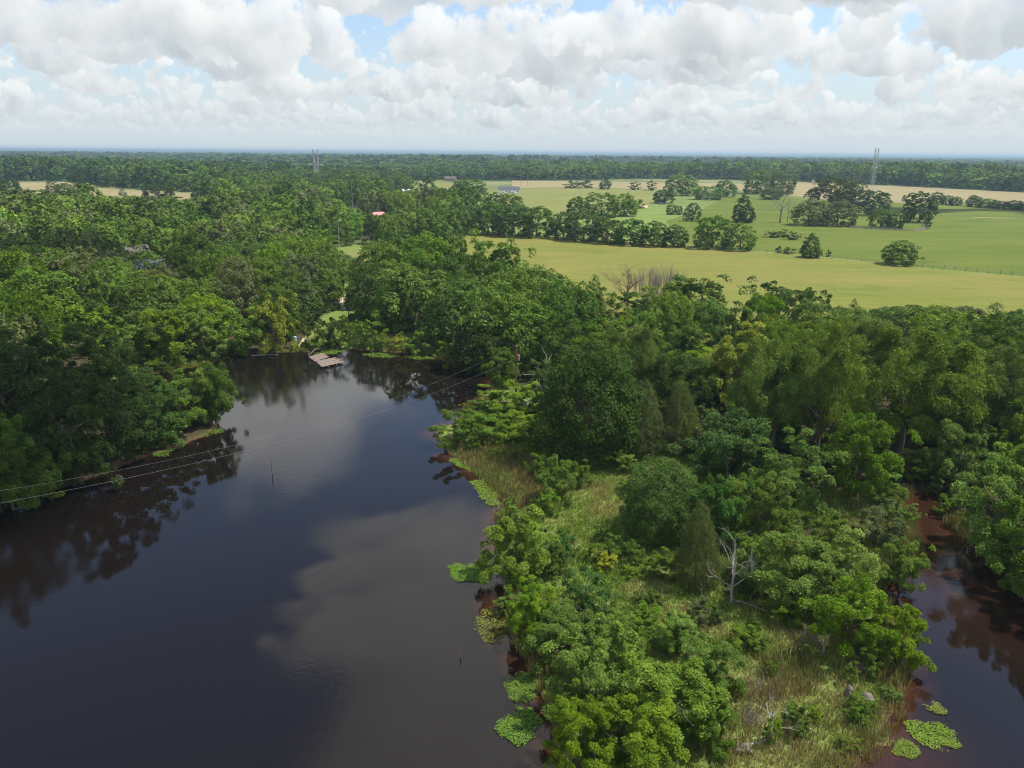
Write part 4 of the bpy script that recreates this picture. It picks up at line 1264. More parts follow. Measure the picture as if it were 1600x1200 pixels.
# ------------------------------------------------------------------ dead trees
def snag(name, seed, bx, by, ty, wpx, label, cat='dead tree', depth=3, kids=(3, 4), spread=.9, mat=None, r=.022, up=.25, group=None, lean=(0, 0), bend=.35, n0=5, zz=.45):
    x, y = at(bx, by, zz)
    z0 = gz(x, y)
    D = math.hypot(x, y)
    h = top_z(bx, ty, D) - z0
    s = Vector((x, y, z0 + h / 2 - CAM_H)).dot(CF)
    rng = np.random.default_rng(seed)
    root = empty(name, (x, y, z0 - .1), 0)
    mb = MB()
    pts = [np.array([lean[0] * t * t, lean[1] * t * t, t]) + np.array([math.sin(t * 7 + seed) * .008, math.cos(t * 5 + seed) * .008, 0]) for t in np.linspace(0, .62, 8)]
    rad = [r * (1 - .55 * i / 7) for i in range(8)]
    mb.tube(pts, rad, 8)
    tm = mb.mesh('trunk', True); tm.materials.append(mat or M_DEAD)
    link(bpy.data.objects.new('trunk', tm), root)
    mb = MB()
    for k in range(n0):
        a = k * 2.4 + seed
        t = .30 + .32 * (k / max(1, n0 - 1))
        i = min(6, int(t / .62 * 7))
        branch_tubes(mb, rng, pts[i], (math.cos(a) * spread, math.sin(a) * spread, rng.uniform(.4, 1.1)), rng.uniform(.28, .42), rad[i] * .62, depth - 1, bend, kids, .58, up, 5, 4)
    branch_tubes(mb, rng, pts[-1], (lean[0], lean[1], 1), .36, rad[-1], depth - 1, bend, kids, .58, up, 5, 4)
    me = mb.mesh('bare_branches', True)
    co = np.empty(len(me.vertices) * 3, np.float32); me.vertices.foreach_get('co', co)
    co = co.reshape(-1, 3)
    w = np.percentile(np.abs(co[:, 0]), 98) * 2
    top = np.percentile(co[:, 2], 99.8)
    me.materials.append(mat or M_DEAD)
    link(bpy.data.objects.new('bare_branches', me), root)
    sx = wpx * s / FPX / w
    root.scale = (sx, sx, h / top)
    # keep trunk girth round figures even when the crown is widened
    return tag(root, label, cat, group)
snag('dead_tree', 3, 1142, 945, 815, 88, 'tall grey bare snag standing over the grass of the peninsula', depth=3, r=.018, spread=.62, n0=7, kids=(3, 5), up=.35)
snag('dead_tree', 12, 1203, 1152, 1076, 70, 'bare white snag with sideways limbs in the brown grass', depth=2, r=.032, up=-.1, spread=1.3, n0=5, kids=(2, 3))
snag('dead_tree', 8, 1286, 1020, 966, 34, 'small forked bare snag at the edge of the light green trees', depth=2, r=.04, n0=4, kids=(2, 2))
snag('dead_tree', 5, 178, 505, 424, 62, 'white many-forked snag sticking out of the left wood', depth=2, r=.026, n0=5, kids=(2, 3), spread=.7, zz=.6)
snag('dead_tree', 21, 852, 640, 540, 50, 'pale broken snag with long limbs behind the utility pole', depth=2, r=.03, n0=5, kids=(2, 3), spread=.6)
snag('dead_tree', 17, 1219, 348, 291, 38, 'dark bare tree in the pasture with wide forked limbs', depth=3, mat=M_TWIG, r=.030, n0=6, zz=.6, spread=1.0)
snag('dead_tree', 31, 1230, 347, 300, 22, 'slim bare trunk in the pasture just right of the wide-forked bare tree', depth=2, mat=M_TWIG, r=.028, n0=4, zz=.6)
snag('dead_tree', 9, 1094, 955, 908, 24, 'thin leaning bare sapling left of the tall grey snag', depth=2, r=.03, n0=3, kids=(1, 2))
snag('dead_tree', 44, 352, 400, 352, 40, 'grey bare tree top showing among the green crowns of the left wood', depth=2, mat=M_TWIG, r=.022, n0=5, zz=.6)
snag('bare_tree', 14, 980, 478, 412, 84, 'leafless brownish tree with a rounded twiggy crown at the hay field edge', 'bare tree', depth=4, mat=M_BROWN_TWIG, r=.020, n0=9, kids=(4, 6), up=.6, spread=.75, zz=.6)
# pale fallen limbs by the utility pole, logs
def log(bx, by, length, rz, r, label, z=.25, name='fallen_branch', seed=1, cat='branch', fork=True):
    rng = np.random.default_rng(seed)
    x, y = at(bx, by, z)
    root = bpy.data.objects.new(name, None)
    mb = MB()
    pts, p = [], np.array([-length / 2, 0, r])
    for i in range(9):
        t = i / 8
        pts.append(np.array([-length / 2 + length * t, math.sin(t * 4 + seed) * length * .05, r * 1.1 + .02 * math.sin(t * 9)]))
    mb.tube(pts, [r * (1 - .7 * i / 8) for i in range(9)], 7)
    if fork:
        for k in range(4):
            i = 3 + k
            branch_tubes(mb, rng, pts[i], (1, (-1) ** k * .9, .35), length * .22, r * .4, 1, .4, (1, 2), .6, .2, 4, 4)
    o = mb.build(name, M_DEAD, None, True)
    bpy.data.objects.remove(root)
    o.location = (x, y, max(gz(x, y), 0.0) + z - .05)
    o.rotation_euler = (0, 0, rz)
    return tag(o, label, cat, 'fallen branches and logs')
log(815, 633, 6.0, .1, .09, 'pale curved fallen limb resting on the shrubs below the utility pole', 1.6, seed=2)
log(838, 588, 4.5, .35, .08, 'pale limb reaching out left of the round dark tree, upper one', 2.0, seed=3)
log(840, 612, 4.0, .2, .07, 'pale limb reaching out left of the round dark tree, middle one', 1.8, seed=4)
log(414, 556, 5.0, .05, .14, 'pale log lying at the waterline left of the plank rafts', .12, 'fallen_log', 5, 'log')
log(1170, 955, 3.2, -.6, .08, 'short pale log in the grass at the foot of the tall grey snag', .2, 'fallen_log', 6, 'log')
log(1242, 1128, 2.4, 2.2, .06, 'short grey branch in the brown grass right of the white snag', .3, seed=7)
log(1180, 1166, 2.2, .5, .05, 'short grey branch in the brown grass below the white snag', .3, seed=8)
log(908, 1168, 2.0, 2.5, .05, 'pale stick poking from under the bottom trees over the water', .4, seed=9)
log(1340, 1030, 2.2, .6, .06, 'curved pale branch among the bushes by the right pond', .4, seed=10)
# thicket of bare saplings
rng = np.random.default_rng(90)
for k, (bx, wpx, ty) in enumerate(((1010, 42, 418), (1034, 46, 415), (1056, 38, 424))):
    x, y = at(bx, 462, .6)
    D = math.hypot(x, y)
    h = top_z(bx, ty, D) - .6
    s = Vector((x, y, h / 2 - CAM_H)).dot(CF)
    wr = wpx * s / FPX / 2
    root = empty('bare_sapling_clump', (x, y, .55))
    mb = MB()
    for i in range(60):
        a, q_ = rng.uniform(0, 6.28), math.sqrt(rng.random()) * wr * .8
        hh = h * rng.uniform(.7, 1.02) * (1 - .25 * (q_ / wr) ** 2)
        branch_tubes(mb, rng, np.array([q_ * math.cos(a), q_ * math.sin(a), 0]), (math.cos(a) * .14, math.sin(a) * .14, 1), hh, .045, 1, .15, (6, 9), .33, .3, 5, 4, .55)
    mb.build('stems', M_TWIG, root)
    tag(root, ['grey leafless sapling clump at the hay field edge, left one beside the brownish bare tree', 'grey leafless sapling clump at the hay field edge, middle and tallest one', 'grey leafless sapling clump at the hay field edge, right one'][k], 'sapling clump', 'bare saplings at the hay field edge')

# ------------------------------------------------------------------ undergrowth below the trees, and dead bushes in the grass
up_ = [raw('shrub', k, 20, 8, 5, .10, .04) for k in (51, 52, 53)]
bake_trees('undergrowth', [[x, y, gz(x, y) - .05, w, h, RNG.uniform(0, 6.28), *tint_of(str(RNG.choice(['deep green', 'mid green', 'light green', 'olive green'])), RNG), int(RNG.integers(0, 3))] for x, y, w, h in UNDER],
    up_, M_LEAF_FAR, 'leafy undergrowth below the trees on the banks', 'undergrowth')
def dead_bush(bx, by, wpx, hh, seed, label, mat=None):
    rng = np.random.default_rng(seed)
    x, y = at(bx, by, .4)
    root = empty('dead_bush', (x, y, gz(x, y)))
    s = Vector((x, y, -CAM_H)).dot(CF)
    wr = wpx * s / FPX / 2
    mb = MB()
    for k in range(46):
        a = rng.uniform(0, 6.28); q_ = rng.uniform(0, .5) * wr
        branch_tubes(mb, rng, np.array([q_ * math.cos(a), q_ * math.sin(a), 0]), (math.cos(a) * rng.uniform(.2, 1.2), math.sin(a) * rng.uniform(.2, 1.2), 1), hh * rng.uniform(.6, 1.1), .016, 1, .5, (3, 5), .5, .1, 4, 3, .9)
    mb.build('bare_stems', mat or M_TWIG, root)
    tag(root, label, 'dead bush', 'dead bushes in the brown grass')
dead_bush(1187, 1090, 62, 1.5, 1, 'brownish dead bush in the brown grass above the white snag', M_BROWN_TWIG)
dead_bush(1170, 1130, 46, 1.1, 2, 'low greyish dead bush left of the white snag')
dead_bush(1262, 1000, 40, .9, 3, 'greyish dead brush heap below the light green trees')
dead_bush(1330, 985, 34, 1.2, 4, 'brown dead bush in the gap between light green trees', M_BROWN_TWIG)
dead_bush(1270, 850, 60, 1.8, 5, 'pale brown dead bush above the light green bushes near the creek', M_BROWN_TWIG)

# ------------------------------------------------------------------ grass, reeds, floating plants
gmat = foliage('grass_blades', False, .25)
def blades(name, P, hgt, width, nbl, tintf, label, cat, lean=.35, rad=.22):
    """tufts of narrow blades at the points P, all one mesh"""
    P = np.asarray(P)
    n = len(P)
    z = np.maximum(land_z(P), -.15)
    B = n * nbl
    pi = np.repeat(np.arange(n), nbl)
    a = RNG.uniform(0, 6.28, B)
    r0 = np.sqrt(RNG.random(B)) * rad
    base = np.stack([P[pi, 0] + r0 * np.cos(a), P[pi, 1] + r0 * np.sin(a), z[pi] - .03], 1)
    h = (hgt[pi] if hasattr(hgt, '__len__') else hgt) * RNG.uniform(.55, 1.15, B)
    a2 = a + RNG.normal(0, .8, B)
    ln = h * RNG.uniform(.1, lean * 2, B)
    tip = base + np.stack([np.cos(a2) * ln, np.sin(a2) * ln, h], 1)
    wdir = np.stack([-np.sin(a2 + RNG.normal(0, .7, B)), np.cos(a2), np.zeros(B)], 1) * (width * RNG.uniform(.6, 1.3, (B, 1)))
    mid = base * .45 + tip * .55 + np.array([0, 0, .08]) * h[:, None]
    V = np.stack([base - wdir * .35, mid + wdir * .5, tip, mid - wdir * .5], 1).reshape(-1, 3)
    F = np.arange(B * 4).reshape(-1, 4)
    t = tintf(P)
    T_ = np.concatenate([t[pi] * RNG.uniform(.75, 1.25, (B, 1)), np.ones((B, 1))], 1)
    me = np_mesh(name, V, F, None, {'tone': ('FACE', 'FLOAT', np.clip(RNG.normal(.5, .15, B), 0, 1)), 'tint': ('FACE', 'FLOAT_COLOR', T_)})
    return tag(obj_from(name, me, gmat), label, cat, None, 'stuff')
def scat_px(poly, dens, sdmin=.2, sdmax=99):
    Q = np.array([at(x, y, .3) for x, y in poly])
    lo, hi = Q.min(0), Q.max(0)
    P = RNG.uniform(lo, hi, (int((hi - lo).prod() * dens), 2))
    P = P[inside(Q, P)]
    s = shore_sd(P)
    return P[(s > sdmin) & (s < sdmax)]
TAN = [at(x, y, .4) + (r,) for x, y, r in ((930, 770, 2.6), (950, 800, 2.2), (1205, 1100, 4.6), (1180, 1150, 4.2), (1160, 1120, 3.4), (1235, 1168, 3.0), (1230, 1060, 2.5), (1250, 1000, 2.4), (1330, 980, 1.6), (1310, 1080, 2.2), (1380, 845, 3.0), (1384, 880, 2.0), (820, 760, 2), (870, 850, 1.6), (1010, 930, 1.8), (1120, 985, 1.6), (1340, 1130, 2.0), (1060, 960, 1.5))]
def grass_tint(P):
    n_ = wob(P, .55, 3.3) * .5 + wob(P, 1.7, 1.0) * .4 + RNG.normal(0, .35, len(P))
    k = np.clip(.12 + .42 * n_, 0, 1)
    for x, y, r in TAN:
        k = np.maximum(k, np.clip(1.5 - np.hypot(P[:, 0] - x, P[:, 1] - y) / r, 0, 1) * RNG.uniform(.6, 1, len(P)))
    g1, g2 = np.array([.140, .232, .028]), np.array([.300, .250, .120])
    return g1 * (1 - k[:, None]) + g2 * k[:, None]
PEN = [(690, 690), (760, 640), (850, 640), (1000, 690), (1250, 770), (1420, 760), (1440, 850), (1430, 1040), (1400, 1160), (1350, 1200), (1250, 1262), (1100, 1290), (900, 1200), (800, 1000), (770, 800)]
Pg = scat_px(PEN, 13.0)
blades('grass', Pg, .34 + .16 * np.clip(wob(Pg, .8, .6), -1, 1) + .1, .055, 9, grass_tint, 'rough green and straw-coloured grass covering the peninsula', 'grass')
Pr = np.concatenate([scat_px(l, d, -.5, 50) for l, d in (([(715, 700), (770, 690), (850, 730), (846, 790), (800, 800), (770, 770), (735, 735)], 7), ([(1190, 1035), (1262, 1020), (1280, 1085), (1200, 1100)], 9),
    ([(1300, 1000), (1345, 990), (1350, 1060), (1300, 1060)], 2.5), ([(1370, 1010), (1425, 1045), (1400, 1080), (1360, 1060)], 7), ([(1260, 1130), (1390, 1110), (1350, 1180), (1240, 1180)], 2),
    ([(790, 930), (850, 950), (870, 1060), (830, 1050), (800, 985)], 6), ([(1370, 800), (1425, 820), (1440, 860), (1400, 900), (1370, 880)], 7), ([(1450, 772), (1492, 790), (1510, 830), (1480, 815)], 6), ([(590, 520), (660, 520), (690, 552), (600, 552)], 3),
    ([(1140, 1090), (1200, 1090), (1200, 1200), (1130, 1200)], 2.5)) ] + [scat_px(PEN, 4, -.6, .9), scat_px([(-100, 800), (150, 720), (345, 650), (360, 680), (150, 760), (-100, 860)], .8, -.5, .8), scat_px([(1440, 760), (1600, 880), (1750, 930), (1700, 980), (1560, 920), (1480, 830)], 7, -.6, 1.4), scat_px([(700, 545), (790, 580), (790, 640), (740, 640), (690, 575)], 5, -.5, 1.5)])
def reed_tint(P):
    k = np.clip(.5 + .5 * wob(P, .8, 5.0) + RNG.normal(0, .3, len(P)), 0, 1)[:, None]
    return np.array([.130, .160, .040]) * (1 - k) + np.array([.24, .185, .09]) * k
blades('reeds', Pr, 1.0 + .25 * wob(Pr, .5, 2.0), .05, 12, reed_tint, 'brownish green reeds standing along the pond banks', 'reeds', .16, .3)
Pb = np.concatenate([scat_px([(430, 560), (480, 535), (540, 500), (600, 495), (700, 545), (700, 565), (560, 548), (470, 552)], 3.0), scat_px([(215, 592), (225, 572), (300, 562), (420, 550), (420, 558), (330, 570), (262, 580)], 3.5, -1.2)])
blades('bank_grass', Pb, .7, .09, 8, lambda P: grass_tint(P) * 1.05, 'tall bright grass on the bank at the head of the pond', 'grass')

def lily_mat(pxs, label, tint=(.085, .185, .032), leaf=.11, dens=340, h=.06):
    poly = np.array([at(x, y, .02) for x, y in pxs])
    c = poly.mean(0)
    # smooth, ragged outline
    lo, hi = poly.min(0) - .3, poly.max(0) + .3
    n = min(9000, int((hi - lo).prod() * dens))
    P = RNG.uniform(lo, hi, (n, 2))
    d = seg_dist(poly, P)
    ins = inside(poly, P)
    sd = np.where(ins, d, -d) + .35 * wob(P, 2.2, 1.0) + .2 * wob(P, 5.0, 2.0) + RNG.normal(0, .05, n)
    hole = wob(P, 1.6, 4.0) + .6 * wob(P, 4.1, .5)
    P = P[(sd > 0) & (hole > -1.25) & ((RNG.random(n) < .5 + sd / .5) | (len(pxs) < 7))]
    n = len(P)
    L = n
    z = .02 + np.abs(RNG.normal(0, h, L))
    N_ = unit(np.stack([RNG.normal(0, .35, L), RNG.normal(0, .35, L), np.ones(L)], 1))
    t1 = unit(np.cross(N_, rdir(RNG, L))); t2 = np.cross(N_, t1)
    s = leaf * RNG.uniform(.6, 1.35, (L, 1))
    b = np.stack([P[:, 0] - c[0], P[:, 1] - c[1], z], 1)
    V = np.stack([b - t1 * s * .5, b + t2 * s * .36, b + t1 * s * .5, b - t2 * s * .36], 1).reshape(-1, 3)
    T_ = np.concatenate([np.array(tint) * (1.4, 1.2, .7) * RNG.uniform(.75, 1.2, (L, 1)), np.ones((L, 1))], 1)
    me = np_mesh('leaf_mat', V, np.arange(L * 4).reshape(-1, 4), None, {'tone': ('FACE', 'FLOAT', np.clip(RNG.normal(.5, .14, L), 0, 1)), 'tint': ('FACE', 'FLOAT_COLOR', T_)})
    o = obj_from('lily_mat', me, gmat)
    o.location = (c[0], c[1], 0)
    return tag(o, label, 'water plants', 'mats of floating leaves')
lily_mat([(699, 893), (712, 882), (740, 879), (768, 884), (772, 900), (752, 909), (722, 909), (703, 902)], 'bright green lily mat at the waterside, left of the tree halfway down the peninsula')
lily_mat([(787, 1062), (806, 1052), (838, 1055), (850, 1070), (846, 1090), (820, 1097), (795, 1088)], 'green lily mat in the water, upper of the pair by the bottom trees', (.085, .17, .038))
lily_mat([(775, 1128), (792, 1110), (830, 1108), (846, 1125), (842, 1152), (812, 1162), (782, 1155)], 'green lily mat in the water, lower of the pair by the bottom trees', (.085, .18, .036))
lily_mat([(742, 965), (765, 950), (792, 958), (800, 985), (785, 1005), (760, 1002), (744, 985)], 'olive-brown sparse lily mat below the light green waterside tree', (.12, .155, .045), dens=170)
lily_mat([(1418, 1132), (1440, 1124), (1470, 1130), (1495, 1148), (1494, 1168), (1470, 1174), (1440, 1164), (1420, 1150)], 'bright green oval lily mat in the right pond', (.11, .20, .034))
lily_mat([(1394, 1156), (1410, 1152), (1432, 1168), (1440, 1184), (1424, 1188), (1402, 1176)], 'thin green lily mat between the oval one and the muddy tip', (.11, .18, .04), dens=420)
lily_mat([(1446, 1108), (1462, 1102), (1478, 1112), (1464, 1120)], 'tiny sparse lily mat above the oval one in the right pond', (.12, .17, .05), dens=480)
lily_mat([(700, 720), (716, 717), (740, 727), (756, 737), (740, 739), (714, 731)], 'bright green lily mat at the reeds below the upper tip of the peninsula', (.11, .20, .036))
lily_mat([(735, 754), (755, 748), (779, 766), (781, 791), (763, 788), (745, 772)], 'bright green lily mat along the reeds left of the grassy clearing', (.11, .19, .038))
lily_mat([(490, 554), (508, 546), (531, 544), (543, 548), (523, 553), (503, 555)], 'bright green lily mat behind the plank rafts', (.10, .20, .036), dens=150)
lily_mat([(566, 554), (585, 550), (612, 553), (630, 557), (606, 559), (580, 558)], 'bright green lily mat at the pond head, left of the touching pair', (.10, .20, .036), dens=150)
lily_mat([(631, 558), (650, 553), (668, 556), (678, 561), (655, 562)], 'bright green lily mat at the pond head, right of the touching pair', (.10, .20, .036), dens=150)
lily_mat([(228, 580), (262, 570), (320, 562), (352, 556), (360, 560), (325, 570), (280, 579), (245, 586)], 'yellowish marsh mat in the left cove', (.15, .17, .055), dens=90)
lily_mat([(304, 683), (322, 672), (348, 668), (350, 674), (322, 682)], 'shaded lily mat under the trees of the left shore point', (.085, .16, .035), dens=150)
lily_mat([(240, 706), (258, 700), (272, 703), (262, 712), (244, 714)], 'small shaded lily mat left of the other under the left shore point', (.085, .16, .035), dens=150)
lily_mat([(1210, 1195), (1250, 1186), (1330, 1192), (1330, 1205), (1240, 1210)], 'green lily mat at the bottom edge in front of the brown grass', (.11, .18, .04))
# brown rocks and stumps on the tip
M_STUMP = simple('grey_stump', (.10, .085, .07), (.22, .19, .165), 3.0, .95, .03, .1)
def lump(name, bx, by, s, label, cat, seed):
    x, y = at(bx, by, .4)
    rng = np.random.default_rng(seed)
    bm = bmesh.new()
    bmesh.ops.create_icosphere(bm, subdivisions=3, radius=1.0)
    for v in bm.verts:
        d = v.co.copy()
        f = 1 + .22 * math.sin(d.x * 4 + seed) + .18 * math.sin(d.y * 5.3 + d.z * 3 + seed * 2) + rng.uniform(-.05, .05)
        v.co = Vector((d.x * f * s[0], d.y * f * s[1], d.z * f * s[2]))
    me = bpy.data.meshes.new(name); bm.to_mesh(me); bm.free()
    o = obj_from(name, me, M_STUMP)
    o.location = (x, y, gz(x, y) + s[2] * .3)
    return tag(o, label, cat)
lump('tree_stump', 1328, 1086, (.42, .4, .55), 'pale grey upright stump in the grass near the right pond', 'stump', 2)
lump('boulder', 1160, 1172, (.5, .42, .35), 'pinkish grey rock in the brown grass at the bottom of the photo', 'rock', 5)
lump('boulder', 1357, 1090, (.6, .45, .3), 'flat grey-brown rock right of the pale stump', 'rock', 8)
lump('boulder', 1341, 1044, (.6, .5, .45), 'grey-brown rock among bushes above the pale stump', 'rock', 11)
for (bx, by, hh, lab) in ((425, 740, 1.7, 'thin dark stake standing in the open pond water'), (719, 1028, .6, 'short dark stake in the water left of the lily mats')):
    x, y = at(bx, by, 0)
    o = MB().tube([(0, 0, -1.2), (.02, 0, hh * .5), (.03, .02, hh)], [.055, .05, .045], 7).build('stake', M_POLE)
    o.location = (x, y, 0)
    tag(o, lab, 'stake')

# ------------------------------------------------------------------ plank rafts
def raft(name, pxs, label, extra=None, tilt=0.0):
    P = [Vector((*at(x, y, .28), 0)) for x, y in pxs]       # left, far, right, near
    c = sum(P, Vector()) / 4
    root = empty(name, (c.x, c.y, .28))
    root.rotation_euler = (tilt, tilt * .5, 0)
    a, b, cc, d = [p_ - c for p_ in P]
    L = (b - a).length
    deck = MB()
    rng = random.Random(len(label))
    n = 9
    for i in range(n):
        t0, t1 = i / n + .008, (i + 1) / n - .008
        e0, e1 = rng.uniform(-.25, .25), rng.uniform(-.35, .35)
        def pt(t, s):
            p_ = (a + (d - a) * t) * (1 - s) + (b + (cc - b) * t) * s
            return p_
        ax = (b - a).normalized()
        q0, q1, q2, q3 = pt(t0, 0) + ax * e0, pt(t0, 1) + ax * e1, pt(t1, 1) + ax * e1, pt(t1, 0) + ax * e0
        z = rng.uniform(-.02, .03) + (.04 if i % 3 == 0 else 0)
        bb = len(deck.v)
        for zz in (z - .05, z):
            deck.v += [(p_.x, p_.y, zz) for p_ in (q0, q1, q2, q3)]
        deck.f += [tuple(bb + k for k in f) for f in ((3, 2, 1, 0), (4, 5, 6, 7), (0, 1, 5, 4), (1, 2, 6, 5), (2, 3, 7, 6), (3, 0, 4, 7))]
    deck.build('deck_planks', M_PLANK, root)
    fr = MB()
    for s in (.1, .5, .9):
        p0, p1 = a + (b - a) * s, d + (cc - d) * s
        fr.tube([(p0.x, p0.y, -.14), (p1.x, p1.y, -.14)], .08, 6)
    fr.build('frame', M_POLE, root)
    fl = MB()
    for s in (.25, .75):
        p0, p1 = a + (b - a) * s, d + (cc - d) * s
        fl.tube([(p0.x * .9, p0.y * .9, -.27), (p1.x * .9, p1.y * .9, -.27)], .14, 10)
    fl.build('float', M_STEEL, root)
    if extra: extra(root, a, b, cc, d)
    return tag(root, label, 'raft', 'plank rafts on the pond')
def posts(root, a, b, cc, d):
    MB().tube([(a.x, a.y, -.9), (a.x - .02, a.y, .95)], .07, 7).build('post', M_DEAD, root)
    MB().tube([(a.x + .1, a.y + .1, .35), (b.x * .4 + a.x * .6, b.y * .4 + a.y * .6 + .5, 1.0)], .05, 6).build('rail', M_DEAD, root)
raft('plank_raft', [(483, 557.5), (506, 552), (512, 558), (492, 563.5)], 'smaller weathered plank raft nearer the bank, with a leaning rail', posts, .03)
raft('plank_raft', [(492, 564), (524, 558), (536, 566), (505, 573.5)], 'larger weathered plank raft floating in front of the smaller one', None, -.02)
x, y = at(461, 531, .6)
tb = MB()
tb.tube([(0, 0, 0), (0, 0, .03), (0, 0, .3), (0, 0, .55), (0, 0, .85), (0, 0, .9)], [.27, .3, .29, .305, .3, .25], 16)
o = tb.build('barrel', M_BLUE)
o.location = (x, y, gz(x, y)); tag(o, 'small pale blue object on the bank behind the yellow-green tree', 'barrel')

# ------------------------------------------------------------------ power poles and wires
def pole(name, bx, by, ty, label, r=.14, cat='utility pole', fitting=None, mat=None, z=.6, lean=0):
    x, y = at(bx, by, z)
    z0 = gz(x, y)
    h = top_z(bx, ty, math.hypot(x, y)) - z0
    root = empty(name, (x, y, z0))
    root.rotation_euler = (0, lean, 0)
    MB().tube([(0, 0, -1), (0, 0, h * .5), (0, 0, h)], [r * 1.15, r, r * .8], 10).build('shaft', mat or M_POLE, root)
    if fitting: fitting(root, h)
    return tag(root, label, cat), Vector((x, y, z0)), h
def util_fit(root, h):
    t = MB(); t.tube([(.32, 0, h - 2.1), (.32, 0, h - 2.05), (.32, 0, h - 1.3), (.32, 0, h - 1.25)], [.17, .2, .2, .14], 12)
    tr = t.build('transformer', M_TAR, root)
    MB().tube([(.32, 0, h - 1.25), (.32, 0, h - 1.0)], [.05, .03], 8).build('bushing', M_CERAMIC, tr)
    MB().box((.16, 0, h - 1.65), (.16, .06, .5)).build('bracket', M_STEEL, root)
    MB().tube([(0, 0, h), (0, 0, h + .10), (0, 0, h + .2)], [.03, .06, .035], 8).build('insulator', M_CERAMIC, root)
    MB().tube([(-.12, 0, h - 1.8), (-.2, 0, h - 1.8)], [.05, .05], 8).build('insulator', M_CERAMIC, root)
U, UP, UH = pole('utility_pole', 806, 640, 541, 'brown wooden utility pole with a rusty transformer above the shrubs', .15, fitting=util_fit, z=.4)
def lamp_fit(root, h):
    MB().tube([(0, 0, h), (.5, -.3, h + .15), (.75, -.45, h + .1)], .035, 6).build('arm', M_STEEL, root)
    MB().tube([(.75, -.45, h - .1), (.75, -.45, h + .02), (.75, -.45, h + .16)], [.24, .22, .1], 10).build('lamp_head', M_WHITE, root)
pole('light_pole', 531, 402, 344, 'pale slender pole with a white lamp head beside the mown lawn', .12, 'light pole', lamp_fit, M_DEAD)
def cross_fit(root, h):
    MB().box((0, 0, h - .4), (2.2, .1, .12)).build('crossarm', M_POLE, root)
    for s in (-.95, .95):
        MB().tube([(s, 0, h - .34), (s, 0, h - .16)], [.05, .04], 8).build('insulator', M_CERAMIC, root)
pole('utility_pole', 545, 494, 458, 'thin brown wooden pole standing in front of the sandy yard', .10, fitting=lambda r_, h: MB().box((0, 0, h - .3), (.9, .07, .09)).build('crossarm', M_POLE, r_))
pole('utility_pole', 552, 345, 287, 'slender far pole rising from the wood left of the red roof', .13, fitting=cross_fit, mat=M_DEAD)
for bx, by, ty, lab in ((824, 292, 274, 'small pole in the pasture behind the farmhouse, left of the far wood'), (813, 291, 276, 'small pole just left of the other pole behind the farmhouse')):
    pole('utility_pole', bx, by, ty, lab, .14, fitting=cross_fit, mat=M_DEAD)
def wire_through(name, A, px_, py_, dist, sag, r, label, overshoot=1.0):
    """a wire from point A to the point that lies at ground distance dist along the sight line of a pixel"""
    d = ray(px_, py_)
    k = dist / math.hypot(d.x, d.y)
    B = Vector((d.x * k, d.y * k, CAM_H + d.z * k))
    span(name, A, B, sag, r, label)
    return B
def span(name, A, B, sag, r, label, n=40):
    pts = []
    for i in range(n + 1):
        t = i / n
        p = A.lerp(B, t); p.z -= sag * 4 * t * (1 - t)
        pts.append(p)
    o = MB().tube(pts, r, 5).build(name, M_WIRE)
    return tag(o, label, 'wire', 'power line wires')
wire_through('power_wire', UP + Vector((-.2, 0, UH - 1.8)), -60, 797, 60, 2.0, .008, 'lower wire sagging across the pond from the utility pole to the left edge')
wire_through('power_wire', UP + Vector((0, 0, UH + .2)), -60, 776, 64, 2.6, .007, 'upper wire crossing the pond from the utility pole top')
PB = Vector((*at(545, 494), 0))
span('power_wire', UP + Vector((0, 0, UH + .1)), Vector((PB.x, PB.y, gz(PB.x, PB.y) + top_z(545, 458, math.hypot(PB.x, PB.y)) - .9)),   .8, .010, 'wire from the utility pole over the pond head to the thin brown pole')

